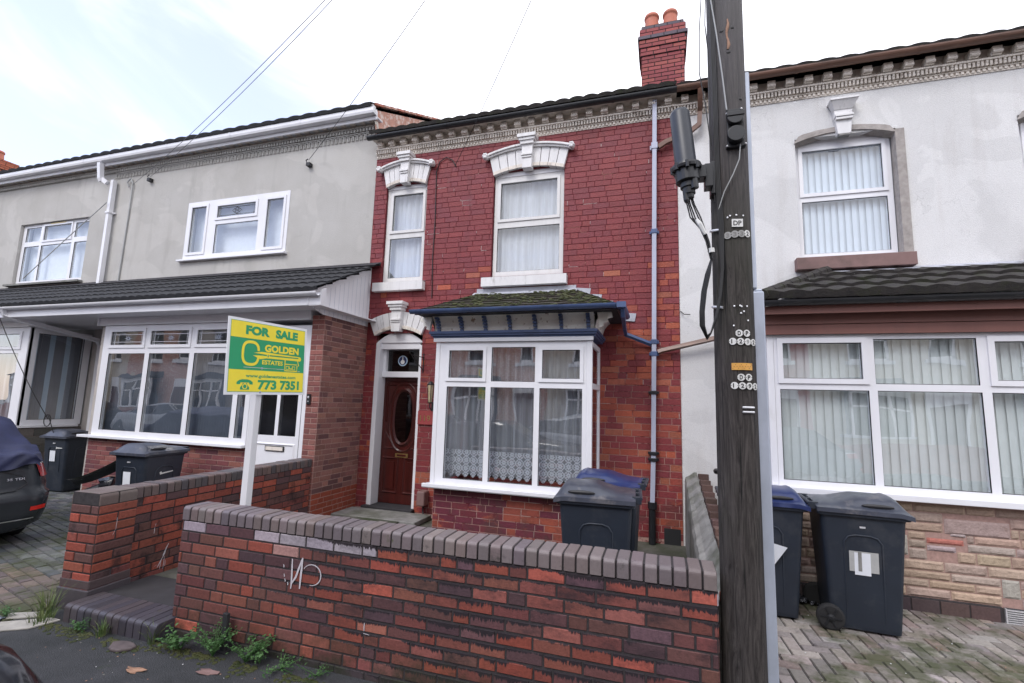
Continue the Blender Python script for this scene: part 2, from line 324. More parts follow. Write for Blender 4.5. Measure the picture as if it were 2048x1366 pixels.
# =================================================================== mesh builder
class MB:
    def __init__(s): s.v = []; s.f = []; s.c = []; s.mi = []; s.mats = []; s.col = (1,1,1); s.m = 0
    def mat(s, key):
        if key not in s.mats: s.mats.append(key)
        s.m = s.mats.index(key); return s
    def face(s, pts, col=None):
        i = len(s.v); s.v += [tuple(p) for p in pts]; s.f.append(tuple(range(i, i+len(pts)))); s.c.append(col or s.col); s.mi.append(s.m)
    def grid(s, rows, close_u=False, close_v=False, col=None):
        """rows of equal length sharing vertices"""
        i0 = len(s.v); n = len(rows[0])
        for r in rows: s.v += [tuple(p) for p in r]
        R_ = len(rows)
        for a in range(R_ if close_v else R_-1):
            for b in range(n if close_u else n-1):
                A, B = a, (a+1) % R_; p, q = b, (b+1) % n
                s.f.append((i0+A*n+p, i0+A*n+q, i0+B*n+q, i0+B*n+p)); s.c.append(col or s.col); s.mi.append(s.m)
    def box(s, x0, x1, y0, y1, z0, z1, col=None, ch=0.0):
        if x1 < x0: x0, x1 = x1, x0
        if y1 < y0: y0, y1 = y1, y0
        if z1 < z0: z0, z1 = z1, z0
        i = len(s.v)
        s.v += [(x, y, z) for z in (z0, z1) for y in (y0, y1) for x in (x0, x1)]
        for q in ((0,2,3,1),(4,5,7,6),(0,1,5,4),(2,6,7,3),(0,4,6,2),(1,3,7,5)):
            s.f.append(tuple(i+k for k in q)); s.c.append(col or s.col); s.mi.append(s.m)
    def obox(s, o, u, v, n, a, b, c, col=None):
        """oriented box: origin corner o, axes u,v,n unit, sizes a,b,c"""
        o = Vector(o); u = Vector(u)*a; v = Vector(v)*b; n = Vector(n)*c
        p = [o, o+u, o+u+v, o+v, o+n, o+u+n, o+u+v+n, o+v+n]; i = len(s.v); s.v += [tuple(q) for q in p]
        for q in ((3,2,1,0),(4,5,6,7),(0,1,5,4),(1,2,6,5),(2,3,7,6),(3,0,4,7)):
            s.f.append(tuple(i+k for k in q)); s.c.append(col or s.col); s.mi.append(s.m)
    def prism(s, pts, d, col=None):
        """pts = closed outline (3D), d = extrusion vector"""
        d = Vector(d); n = len(pts); i = len(s.v)
        s.v += [tuple(p) for p in pts] + [tuple(Vector(p)+d) for p in pts]
        s.f.append(tuple(i+k for k in range(n))); s.f.append(tuple(i+n+k for k in reversed(range(n))))
        for k in range(n): s.f.append((i+k, i+n+k, i+n+(k+1) % n, i+(k+1) % n))
        s.c += [col or s.col]*(n+2); s.mi += [s.m]*(n+2)
    def tube(s, path, r, seg=8, caps=True, col=None, prof=None):
        path = [Vector(p) for p in path]; rows = []
        up = Vector((0,0,1)); prev = None
        for k, p in enumerate(path):
            if k == 0: t = path[1]-p
            elif k == len(path)-1: t = p-path[k-1]
            else: t = (path[k+1]-p).normalized() + (p-path[k-1]).normalized()
            t.normalize()
            if prev is None:
                a = t.cross(up if abs(t.z) < .9 else Vector((0,1,0))).normalized()
            else: a = (prev - t*prev.dot(t)).normalized()
            prev = a; b = t.cross(a); rr = r[k] if isinstance(r, (list, tuple)) else r
            rows.append([p + (a*cos(2*pi*j/seg + pi/seg) + b*sin(2*pi*j/seg + pi/seg))*rr for j in range(seg)])
        s.grid(rows, close_u=True, col=col)
        if caps: s.face(rows[0][::-1], col); s.face(rows[-1], col)
    def lathe(s, c, prof, seg=24, axis=(0,0,1), col=None, cap=True):
        c = Vector(c); ax = Vector(axis).normalized(); a = ax.cross(Vector((0,1,0)) if abs(ax.y) < .9 else Vector((1,0,0))).normalized(); b = ax.cross(a)
        rows = [[c + ax*h + (a*cos(2*pi*j/seg)+b*sin(2*pi*j/seg))*r for j in range(seg)] for r, h in prof]
        s.grid(rows, close_u=True, col=col)
        if cap: s.face(rows[0][::-1], col); s.face(rows[-1], col)
    def ball(s, c, r, seg=10, sq=(1,1,1)):
        rows = []
        for i in range(1, seg//2+3):
            t = pi*i/(seg//2+3); rows.append([(c[0]+r*sq[0]*sin(t)*cos(2*pi*j/seg), c[1]+r*sq[1]*sin(t)*sin(2*pi*j/seg), c[2]+r*sq[2]*cos(t)) for j in range(seg)])
        s.grid(rows, close_u=True); s.face(rows[0]); s.face(rows[-1][::-1])
    def text(s, txt, o, u, v, w, h, bold=.02, depth=.002, fit=True):
        """lettering, lower-left at o, u/v directions, fitted to w x h, raised by depth along u x v"""
        cu = bpy.data.curves.new("t", 'FONT'); cu.body = txt; cu.size = 1; cu.offset = bold; cu.resolution_u = 3
        ob = bpy.data.objects.new("t", cu); COL.objects.link(ob)
        dg = bpy.context.evaluated_depsgraph_get(); me = bpy.data.meshes.new_from_object(ob.evaluated_get(dg))
        P = [p.co.copy() for p in me.vertices]; x0 = min(p.x for p in P); x1 = max(p.x for p in P); y0 = min(p.y for p in P); y1 = max(p.y for p in P)
        o = Vector(o); u = Vector(u).normalized(); v = Vector(v).normalized(); n = u.cross(v)
        sxx = w/(x1-x0); syy = h/(y1-y0) if fit else sxx
        i = len(s.v); s.v += [tuple(o + u*(p.x-x0)*sxx + v*(p.y-y0)*syy + n*depth) for p in P]
        for pg in me.polygons: s.f.append(tuple(i+k for k in pg.vertices)); s.c.append(s.col); s.mi.append(s.m)
        bpy.data.objects.remove(ob); bpy.data.curves.remove(cu); bpy.data.meshes.remove(me)
    def build(s, name, mat=None, parent=None, smooth=False, bevel=0, bseg=2, label=None, kind=None, rough_disp=0):
        if mat and not s.mats: s.mats = [mat]
        me = bpy.data.meshes.new(name)
        org = Vector((0,0,0)); p = parent
        while p is not None: org += p.location; p = p.parent
        me.from_pydata([tuple(Vector(q)-org) for q in s.v], [], s.f)
        for k in s.mats: me.materials.append(MATS[k])
        me.polygons.foreach_set('material_index', s.mi)
        if any(c != (1,1,1) for c in s.c):
            a = me.color_attributes.new("Col", 'FLOAT_COLOR', 'CORNER'); buf = []
            for f, c in zip(s.f, s.c): buf += [c[0], c[1], c[2], 1.0]*len(f)
            a.data.foreach_set('color', buf)
        if smooth: me.polygons.foreach_set('use_smooth', [True]*len(me.polygons))
        me.validate(); me.update()
        o = bpy.data.objects.new(name, me); COL.objects.link(o); o.parent = parent
        if bevel:
            b = o.modifiers.new('bevel', 'BEVEL'); b.width = bevel; b.segments = bseg; b.limit_method = 'ANGLE'; b.angle_limit = R(40); b.harden_normals = False
        if smooth == 'auto':
            pass
        if label: o['label'] = label
        if kind: o['kind'] = kind
        return o
def thing(name, label, cat, loc=(0,0,0), group=None):
    o = bpy.data.objects.new(name, None); COL.objects.link(o); o.location = loc; o.empty_display_size = .2
    o['label'] = label; o['category'] = cat
    if group: o['group'] = group
    return o
def tag(o, label, cat, group=None, kind=None):
    o['label'] = label; o['category'] = cat
    if group: o['group'] = group
    if kind: o['kind'] = kind
    return o
def struct(o): o['kind'] = 'structure'; return o
rnd = random.Random(3)
def vary(c, a=.15, r=rnd):
    k = 1 + r.uniform(-a, a); return tuple(max(0, x*k*(1+r.uniform(-a*.3, a*.3))) for x in c)

# ------------------------------------------------------------------ brick faces
def brick_face(mb, org, u, n, W, z0, z1, pick, ch=.075, bl=.225, jt=.010, proud=.006, holes=(), bond='mix', seed=1, startz=None, inset=.002, raggy=0, chips=0):
    """bricks on a vertical face: org=(x,y) of the left end, u=(ux,uy) run direction, n outward; holes in (u0,u1,z0,z1)"""
    r = random.Random(seed); O = Vector((org[0], org[1], 0)); U = Vector((u[0], u[1], 0)).normalized(); Nn = Vector((n[0], n[1], 0)).normalized(); Zv = Vector((0,0,1))
    z = z0 if startz is None else startz; row = 0
    while z < z1 - .01:
        za, zb = max(z, z0)+jt/2, min(z+ch, z1)-jt/2
        if zb > za + .008:
            pos = -r.random()*bl if bond == 'mix' else (-(bl/2) if row % 2 else 0.0)
            k = 0
            while pos < W:
                if bond == 'mix': ln = bl if (r.random() > .28) else bl/2
                elif bond == 'flemish': ln = bl if (k+row) % 2 else bl/2
                else: ln = bl
                segs = [(max(pos, 0), min(pos+ln, W))]; zm = (za+zb)/2
                for (h0, h1, hz0, hz1) in holes:
                    if hz0 < zm < hz1:
                        new = []
                        for a, b in segs:
                            if h1 <= a or h0 >= b: new.append((a, b))
                            else:
                                if a < h0: new.append((a, h0))
                                if b > h1: new.append((h1, b))
                        segs = new
                for a, b in segs:
                    if b - a > jt + .012:
                        col = pick(r, (a+b)/2, zm, ln < bl*.8, row)
                        a2, b2 = a+jt/2, b-jt/2; pr = proud + r.uniform(-.0015, .0015)
                        w_ = (r.uniform(-1, 1)*raggy, r.uniform(-1, 1)*raggy)
                        P = lambda x, zz, d: O + U*x + Nn*d + Zv*zz
                        b0 = [P(a2, za, 0), P(b2, za, 0), P(b2, zb, 0), P(a2, zb, 0)]
                        i_ = inset
                        t0 = [P(a2+i_, za+i_+w_[0], pr), P(b2-i_, za+i_+w_[1], pr), P(b2-i_, zb-i_+w_[1], pr), P(a2+i_, zb-i_+w_[0], pr)]
                        i = len(mb.v); mb.v += [tuple(q) for q in b0+t0]
                        for q in ((4,5,6,7),(0,1,5,4),(1,2,6,5),(2,3,7,6),(3,0,4,7)):
                            mb.f.append(tuple(i+kk for kk in q)); mb.c.append(col); mb.mi.append(mb.m)
                        if chips and r.random() < chips*(.5+noise.noise(((a+org[0])*1.1, zm*1.3, 7))*1.8+.25):
                            hh = r.uniform(.25, 1.0)*(zb-za); zc = r.uniform(za, zb-hh); wj = jt*r.uniform(.5, .95); cc_ = vary(r.choice([(.62,.50,.47), (.55,.40,.38), (.40,.16,.12)]), .1, r)
                            mb.face([P(a-wj/2, zc, pr*.9), P(a+wj/2, zc+.002, pr*.9), P(a+wj/2+.001, zc+hh, pr*.9), P(a-wj/2, zc+hh-.002, pr*.9)], cc_)
                            if r.random() < .35: x1_ = a+(b-a)*r.uniform(.3, 1); mb.face([P(a, za-jt*.8, pr*.9), P(x1_, za-jt*.7, pr*.9), P(x1_, za-jt*.2, pr*.9), P(a, za-jt*.1, pr*.9)], cc_)
                pos += ln; k += 1
        z += ch; row += 1
def wall_slab(mb, org, u, n, W, z0, z1, th, holes=(), col=None):
    """thick wall with rectangular openings; outward face lies on org line"""
    xs = sorted({0, W, *[min(max(h[0], 0), W) for h in holes], *[min(max(h[1], 0), W) for h in holes]})
    zs = sorted({z0, z1, *[min(max(h[2], z0), z1) for h in holes], *[min(max(h[3], z0), z1) for h in holes]})
    O = Vector((org[0], org[1], 0)); U = Vector((u[0], u[1], 0)).normalized(); Nn = Vector((n[0], n[1], 0)).normalized()
    def solid(x, z): return 0 < x < W and z0 < z < z1 and not any(h[0] < x < h[1] and h[2] < z < h[3] for h in holes)
    P = lambda x, z, d: tuple(O + U*x - Nn*d + Vector((0,0,z)))
    for i in range(len(xs)-1):
        for j in range(len(zs)-1):
            x0, x1, a, b = xs[i], xs[i+1], zs[j], zs[j+1]; xm, zm = (x0+x1)/2, (a+b)/2
            if not solid(xm, zm): continue
            mb.face([P(x0,a,0), P(x1,a,0), P(x1,b,0), P(x0,b,0)], col)
            mb.face([P(x1,a,th), P(x0,a,th), P(x0,b,th), P(x1,b,th)], col)
            e = 1e-3
            if not solid(x0-e, zm): mb.face([P(x0,a,th), P(x0,a,0), P(x0,b,0), P(x0,b,th)], col)
            if not solid(x1+e, zm): mb.face([P(x1,a,0), P(x1,a,th), P(x1,b,th), P(x1,b,0)], col)
            if not solid(xm, a-e): mb.face([P(x0,a,0), P(x0,a,th), P(x1,a,th), P(x1,a,0)], col)
            if not solid(xm, b+e): mb.face([P(x0,b,0), P(x1,b,0), P(x1,b,th), P(x0,b,th)], col)

# ------------------------------------------------------------------ windows
def window(parent, x0, x1, z0, z1, y, panes, sashes=(), cell=.07, name='window', fmat='upvc', gmat='glass', sash_w=.045, backing=None, label=None, U=(1,0,0), O=None):
    """framed window in a plane: frame = rectangle minus panes; the panes sit 25 mm back. U = run direction, plane origin O when turned"""
    u = Vector(U).normalized(); n = Vector((u.y, -u.x, 0)); o = Vector(O) if O else Vector((0, y, 0))
    def P(x, z, d): return o + u*x + Vector((0,0,z)) + n*d        # d>0 is outward
    mb = MB(); mb.mat(fmat)
    hs = panes
    xs = sorted({x0, x1, *[p[0] for p in hs], *[p[1] for p in hs]}); zs = sorted({z0, z1, *[p[2] for p in hs], *[p[3] for p in hs]})
    inside = lambda x, z: any(p[0] < x < p[1] and p[2] < z < p[3] for p in hs)
    sol = lambda x, z: x0 < x < x1 and z0 < z < z1 and not inside(x, z)
    th = .06; e = 1e-4
    for i in range(len(xs)-1):
        for j in range(len(zs)-1):
            a, b, c, d = xs[i], xs[i+1], zs[j], zs[j+1]; xm, zm = (a+b)/2, (c+d)/2
            if not sol(xm, zm): continue
            mb.face([P(a,c,0), P(b,c,0), P(b,d,0), P(a,d,0)]); mb.face([P(b,c,-th), P(a,c,-th), P(a,d,-th), P(b,d,-th)])
            if not sol(a-e, zm): mb.face([P(a,c,-th), P(a,c,0), P(a,d,0), P(a,d,-th)])
            if not sol(b+e, zm): mb.face([P(b,c,0), P(b,c,-th), P(b,d,-th), P(b,d,0)])
            if not sol(xm, c-e): mb.face([P(a,c,0), P(a,c,-th), P(b,c,-th), P(b,c,0)])
            if not sol(xm, d+e): mb.face([P(a,d,0), P(b,d,0), P(b,d,-th), P(a,d,-th)])
    def ring(x0, x1, z0, z1, w, d0, d1):
        for (a, b, c, d) in ((x0-w, x1+w, z0-w, z0), (x0-w, x1+w, z1, z1+w), (x0-w, x0, z0, z1), (x1, x1+w, z0, z1)):
            p = [P(a,c,d0), P(b,c,d0), P(b,d,d0), P(a,d,d0)]; q = [P(a,c,d1), P(b,c,d1), P(b,d,d1), P(a,d,d1)]
            mb.face(q)
            for k in range(4): mb.face([p[k], p[(k+1) % 4], q[(k+1) % 4], q[k]])
    for k in sashes:
        p = panes[k]; ring(*p, sash_w, .001, .016)
    mb.mat('gasket')
    for k, p in enumerate(panes):
        g = .006; dd = -.012
        for (a, b, c, d) in ((p[0], p[1], p[2], p[2]+g), (p[0], p[1], p[3]-g, p[3]), (p[0], p[0]+g, p[2]+g, p[3]-g), (p[1]-g, p[1], p[2]+g, p[3]-g)):
            mb.face([P(a,c,dd), P(b,c,dd), P(b,d,dd), P(a,d,dd)])
        for s_, xx in ((1, p[0]), (-1, p[1])): mb.face([P(xx+s_*.0012,p[2],-.001), P(xx+s_*.0012,p[2],-.012), P(xx+s_*.0012,p[3],-.012), P(xx+s_*.0012,p[3],-.001)])
    fr = mb.build(name, None, parent, label=label)
    gb = MB()
    for p in panes: gb.face([P(p[0],p[2],-.020), P(p[1],p[2],-.020), P(p[1],p[3],-.020), P(p[0],p[3],-.020)])
    gb.build('glass_pane', gmat, fr)
    return fr, P
def net_curtain(parent, x0, x1, z0, z1, y, mat='net', fold=.05, amp=.012, name='net_curtain', seed=1):
    mb = MB(); r = random.Random(seed); n = int((x1-x0)/.012); rows = []
    ph = r.random()*6
    f = lambda x, z: y + amp*(1.2+1.2*noise.noise((x*3, z*.5, seed)))*sin(x*2*pi/fold/1.9+ph+2.2*noise.noise((x*5, z*.35, seed+4))) + amp*.6*noise.noise((x*26, z*.8, seed))
    for z in (z0, z0*.8+z1*.2, z0*.6+z1*.4, z0*.4+z1*.6, z0*.2+z1*.8, z1): rows.append([(x0+(x1-x0)*i/n, f(x0+(x1-x0)*i/n, z), z) for i in range(n+1)])
    mb.grid(rows); return mb.build(name, mat, parent, smooth=True)
def vblind(parent, x0, x1, z0, z1, y, mat='fabric_blind', sw=.089, ang=28, seed=1):
    mb = MB(); r = random.Random(seed); x = x0
    while x < x1:
        a = R(ang + r.uniform(-3, 3)); dx = sw*1.04/2*cos(a); dy = sw*1.04/2*sin(a); cx = x+sw/2
        rows = []
        for z in (z0+r.uniform(0, .006), z1):
            rows.append([(cx-dx, y-dy, z), (cx, y-.006, z), (cx+dx, y+dy, z)])
        mb.grid(rows); x += sw*.86
    return mb.build('vertical_blind', mat, parent)

# ------------------------------------------------------------------ tile roof
def tile_roof(mb, xa, xb, e0, e1, rows, tw=.165, amp=.018, step=.022, hipL=None, hipR=None):
    """e0=(y,z) eave, e1=(y,z) top; hip functions give x limits at fraction t"""
    dy, dz = e1[0]-e0[0], e1[1]-e0[1]; ln = math.hypot(dy, dz); ny, nz_ = -dz/ln, dy/ln
    for k in range(rows):
        t0, t1 = k/rows, (k+1)/rows; R_ = []
        jit = random.uniform(-.004, .004)
        for (t, off) in ((t0, 0.0), (t0, step+jit), (t1, .002)):
            L_ = xa if not hipL else hipL(t); Rr = xb if not hipR else hipR(t)
            n = max(2, int((xb-xa)/(tw/6))); row = []
            for i in range(n+1):
                x = xa+(xb-xa)*i/n; x = min(max(x, L_), Rr)
                ph = (x/tw) % 1.0
                h = amp*(abs(sin(pi*ph))**.7)*(1 + .12*noise.noise((math.floor(x/tw)*3.1, k*1.7, 0)))
                hh = off + (h if off > 0 else h*.2-.02)
                row.append((x, e0[0]+dy*t+ny*hh, e0[1]+dz*t+nz_*hh))
            R_.append(row)
        mb.grid(R_)

# =================================================================== ground
def sheet(name, x0, x1, y0, y1, z, mat, nx=1, ny=1):
    mb = MB(); mb.grid([[(x0+(x1-x0)*i/nx, y0+(y1-y0)*j/ny, z) for i in range(nx+1)] for j in range(ny+1)]); o = mb.build(name, mat); struct(o); return o
sheet('ground', -120, 120, -120, 120, -.14, 'yard')
mb = MB(); mb.box(-60, 60, -6.2, 1.30, -.3, -.12); struct(mb.build('road', 'asphalt'))
mb = MB(); mb.box(-60, 60, 1.427, 2.84, -.3, 0.0); struct(mb.build('pavement', 'asphalt'))
mb = MB()
for i in range(-40, 40): mb.box(i*.9+.003, i*.9+.897, 1.303, 1.424, -.3, .006)
struct(mb.build('kerb', 'kerbstone', bevel=.012))
mb = MB(); mb.box(-60, 60, -8.2, -6.2, -.3, 0.0); struct(mb.build('far_pavement', 'asphalt'))
mb = MB(); mb.mat('yard').box(-4.75, .28, 3.06, 6.62, -.2, .045); struct(mb.build('front_yard', 'yard'))
# path behind the step, with a concrete skim
mb = MB(); mb.mat('slab_dark').box(-4.44, -3.47, 2.955, 3.4, -.2, .112); mb.mat('yard').box(-4.44, -3.44, 3.4, 6.3, -.2, .108); struct(mb.build('path', None))

# herringbone / running bond paving
def pavers(name, x0, x1, y0, y1, z, mode, pick, ang=0, bw=.1, bl=.2, seed=4):
    mb = MB(); mb.mat('paver'); r = random.Random(seed); ca, sa = cos(ang), sin(ang); cx, cy = (x0+x1)/2, (y0+y1)/2
    RR = int(math.hypot(x1-x0, y1-y0)/2/bw)+3
    def put(u, v, lu, lv):
        g = .004; um, vm = u+lu/2, v+lv/2; X = cx+um*ca-vm*sa; Y = cy+um*sa+vm*ca
        if not (x0-.12 < X < x1+.12 and y0-.12 < Y < y1+.12): return
        dz = r.uniform(-.003, .003); tx, ty = r.uniform(-.01, .01), r.uniform(-.01, .01)
        def q(a, b, zz, ins=0):
            a2, b2 = a, b; XX = cx+a2*ca-b2*sa; YY = cy+a2*sa+b2*ca
            return (min(max(XX, x0), x1), min(max(YY, y0), y1), zz)
        c4 = [(u+g, v+g), (u+lu-g, v+g), (u+lu-g, v+lv-g), (u+g, v+lv-g)]; h = .005
        c5 = [(u+g+h, v+g+h), (u+lu-g-h, v+g+h), (u+lu-g-h, v+lv-g-h), (u+g+h, v+lv-g-h)]
        col = pick(r, X, Y); i = len(mb.v)
        mb.v += [q(a, b, z-.012) for a, b in c4] + [q(a, b, z+dz+tx*(a-um)+ty*(b-vm)) for a, b in c5]
        for f in ((4,5,6,7),(0,1,5,4),(1,2,6,5),(2,3,7,6),(3,0,4,7)):
            mb.f.append(tuple(i+k for k in f)); mb.c.append(col); mb.mi.append(mb.m)
    if mode == 'herring':
        for i in range(-RR, RR):
            for j in range(-RR, RR):
                m = (i - j) % 4
                if m == 0: put(i*bw, j*bw, 2*bw, bw)
                elif m == 3: put(i*bw, j*bw, bw, 2*bw)   # vertical one fills the other half
    else:
        for j in range(-RR, RR):
            for i in range(-RR, RR): put(i*bl+(bl/2 if j % 2 else 0), j*bw, bl, bw)
    mb.mat('slab_dark').face([(x0,y0,z-.011),(x1,y0,z-.011),(x1,y1,z-.011),(x0,y1,z-.011)])
    return struct(mb.build(name, None))
def pk_r(r, x, y):
    c = r.choice([(.34,.30,.28), (.28,.24,.23), (.38,.34,.32), (.31,.24,.22), (.25,.22,.21)])
    return vary(c, .12, r)
pavers('driveway_right', .30, 7.5, 2.86, 5.46, .012, 'herring', pk_r, R(4))
pavers('driveway_left', -16.0, -4.76, 2.30, 6.58, .012, 'run', lambda r, x, y: vary(r.choice([(.13,.135,.14), (.16,.165,.165), (.10,.105,.115)]) if y > 3.3 else r.choice([(.16,.13,.12), (.19,.15,.13), (.13,.11,.11)]), .15, r), R(-14), seed=9)

# =================================================================== shared house pieces
RED = [(.228,.037,.042), (.222,.036,.041), (.240,.040,.042), (.212,.037,.046), (.216,.034,.039)]
def pick_h2(r, x, z, hd, row):
    wx = x - 4.60
    p = .0
    if z < 3.9: p = .12
    if z < 2.9 and wx > -.9: p = .80 if wx > -.35 else .60
    if z < 3.8 and wx > -.1: p = .5
    if z < .75: p = .4
    if r.random() < p*.8: return vary(r.choice([(.40,.092,.048), (.34,.074,.044), (.30,.060,.042), (.36,.105,.062)]), .12, r)
    return vary(r.choice(RED), .08, r)
def cornice(parent, x0, x1, y=6.6, zb=5.82, mat='cream_stone', brackets=True, br_mat=None, ny=1):
    mb = MB(); mb.mat(mat); d = lambda a: y-a
    mb.box(x0, x1, d(.015), y+.01, zb, zb+.012); mb.box(x0, x1, d(.012), y+.01, zb+.012, zb+.30)
    mb.box(x0, x1, d(.035), d(.0125), zb+.048, zb+.056); mb.box(x0, x1, d(.075), d(.0125), zb+.128, zb+.150)
    n = int((x1-x0)/.052); s = (x1-x0)/n
    for i in range(n):
        cx = x0+(i+.5)*s; mb.box(cx-.014, cx+.014, d(.028), d(.0125), zb+.014, zb+.046)           # small beads
    n = int((x1-x0)/.042); s = (x1-x0)/n
    for i in range(n):
        cx = x0+(i+.5)*s; mb.box(cx-.0125, cx+.0125, d(.060), d(.0125), zb+.066, zb+.126)           # dentils
        if i % 2 == 0: mb.box(cx-.012, cx+.012+s*.0, d(.066), d(.060), zb+.100, zb+.124)
    o = mb.build('cornice', None, parent)
    if brackets:
        mb = MB(); mb.mat(br_mat or mat); n = int((x1-x0)/.215); s = (x1-x0)/n
        for i in range(n):
            cx = x0+(i+.5)*s; w = .047
            mb.box(cx-w, cx+w, d(.125), d(.0125), zb+.205, zb+.255); mb.box(cx-w, cx+w, d(.10), d(.0125), zb+.158, zb+.205)
            mb.tube([(cx-w, d(.115), zb+.19), (cx+w, d(.115), zb+.19)], .020, 8)
        b = mb.build('eaves_bracket', None, o, bevel=.004, kind='stuff')
    return o
def eaves_gutter(parent, x0, x1, yc, zc, r, mat, brk=.9, squared=False, name='gutter'):
    mb = MB(); mb.mat(mat); seg = 10
    if squared:
        prof = [(-1, 1), (-1, -.2), (-.75, -.9), (.8, -1), (1, -1), (1, 1), (.9, 1), (.9, -.85), (-.7, -.75), (-.88, -.1), (-.88, 1)]
        rows = [[(x, yc+a*r, zc+b*r) for a, b in prof] for x in (x0, x1)]
    else:
        prof = [(cos(t), sin(t)) for t in [pi+pi*k/seg for k in range(seg+1)]]; prof = prof + [(a*.93, b*.93) for a, b in prof[::-1]]
        rows = [[(x, yc+a*r, zc+b*r) for a, b in prof] for x in (x0, x1)]
    mb.grid(rows, close_u=True); mb.face(rows[0]); mb.face(rows[1][::-1])
    x = x0+.15
    while x < x1:
        rr = r*1.10
        pr = [(cos(t)*rr, sin(t)*rr) for t in [pi+pi*k/8 for k in range(9)]] if not squared else [(-1.08*r, 1.05*r), (-1.08*r, -.25*r), (-.8*r, -1.0*r), (.8*r, -1.1*r), (1.08*r, -1.1*r)]
        mb.grid([[(xx, yc+a, zc+b) for a, b in pr] for xx in (x-.018, x+.018)]); x += brk
    return mb.build(name, None, parent)
def arch_lintel(parent, cx, hw, zs, rise, th, y=6.6, proud=.05, key=(.085, .52), balls=True, splay=.08, hood=True, mat='white_paint', name='arched_lintel'):
    mb = MB(); mb.mat(mat)
    def arc(h, z0, rs, t): a = -1+2*t; return cx+a*h, z0+rs*(1-a*a)
    n = 9; Rr = random.Random(int(abs(cx)*100))
    for k in range(n):
        t0, t1 = k/n+.004, (k+1)/n-.004
        a, b = arc(hw, zs, rise, t0), arc(hw, zs, rise, t1); c, d = arc(hw+splay, zs+th-.02, rise*1.15, t1), arc(hw+splay, zs+th-.02, rise*1.15, t0)
        p = proud+Rr.uniform(-.002, .003)
        mb.prism([(q[0], y-p, q[1]) for q in (a, b, c, d)], (0, p+.03, 0))
    # grey soffit band
    mb.mat('cream_stone')
    for k in range(n*2):
        t0, t1 = k/n/2+.002, (k+1)/n/2-.002
        a, b = arc(hw, zs-.004, rise, t0), arc(hw, zs-.004, rise, t1)
        mb.prism([(a[0], y-proud-.004, a[1]), (b[0], y-proud-.004, b[1]), (b[0], y-proud-.004, b[1]+.055), (a[0], y-proud-.004, a[1]+.055)], (0, .004, 0))
    mb.mat(mat)
    if hood:
        for lay, (d0, h0, h1) in enumerate(((.085, .0, .03), (.11, .03, .06))):
            r0, r1 = [], []
            for k in range(17):
                q = arc(hw+splay+.005, zs+th-.02+h0, rise*1.15, k/16); r0.append((q[0], y-d0, q[1])); q2 = arc(hw+splay+.01, zs+th-.02+h1, rise*1.15, k/16); r1.append((q2[0], y-d0, q2[1]))
            for k in range(16): mb.prism([r0[k], r0[k+1], r1[k+1], r1[k]], (0, d0+.01, 0))
    w, h = key; zb = zs+rise-.055; H = h
    mb.prism([(cx-w*.85, y-.12, zb), (cx+w*.85, y-.12, zb), (cx+w, y-.12, zb+H*.66), (cx-w, y-.12, zb+H*.66)], (0, .13, 0))
    mb.box(cx-w*1.0, cx+w*1.0, y-.150, y, zb+H*.36, zb+H*.42); mb.box(cx-w*.93, cx+w*.93, y-.135, y, zb+H*.30, zb+H*.36)
    mb.box(cx-w*1.2, cx+w*1.2, y-.15, y, zb+H*.70, zb+H*.80); mb.box(cx-w*1.45, cx+w*1.45, y-.17, y, zb+H*.80, zb+H*.88); mb.box(cx-w*1.7, cx+w*1.7, y-.19, y, zb+H*.88, zb+H*.98)
    mb.prism([(cx-w, y-.12, zb+H*.66), (cx+w, y-.12, zb+H*.66), (cx+w*1.2, y-.12, zb+H*.72), (cx-w*1.2, y-.12, zb+H*.72)], (0, .12, 0))
    o = mb.build(name, None, parent, bevel=.003)
    if balls:
        for s in (-1, 1):
            m2 = MB(); m2.ball((cx+s*(hw+splay+.05), y-.09, zs+th+.0), .052, 12)
            for k in range(6): a = k*pi/3; m2.ball((cx+s*(hw+splay+.05)+.028*cos(a), y-.125, zs+th+.028*sin(a)), .022, 6)
            m2.ball((cx+s*(hw+splay+.045), y-.04, zs+th+.0), .04, 8)
            m2.build('floral_boss', mat, o, smooth=True)
    return o
def tympanum(parent, x0, x1, z, rise, y, mat='upvc'):
    mb = MB(); pts = [(x0, y, z), (x1, y, z)] + [(x1+(x0-x1)*k/12, y, z+rise*(1-(2*k/12-1)**2)+.01) for k in range(13)]
    mb.prism(pts, (0, .05, 0)); return mb.build('arch_infill', mat, parent)
def wires(name, path, r, mat, parent=None): mb = MB(); mb.tube(path, r, 6); return mb.build(name, mat, parent, smooth=True)
def dpipe(parent, path, w, mat='lilac_pipe', name='downpipe'):
    mb = MB(); mb.tube(path, w, 4); return mb.build(name, mat, parent)
def clampf(parent, x, y, z, w, mat, h=.035, name='pipe_bracket'):
    mb = MB(); mb.box(x-w, x+w, y-w*.9, y+w*1.4, z-h, z+h); mb.box(x-w*1.5, x+w*1.5, y+w*.7, y+w*1.3, z-h*.7, z+h*.7); return mb.build(name, mat, parent, bevel=.004)
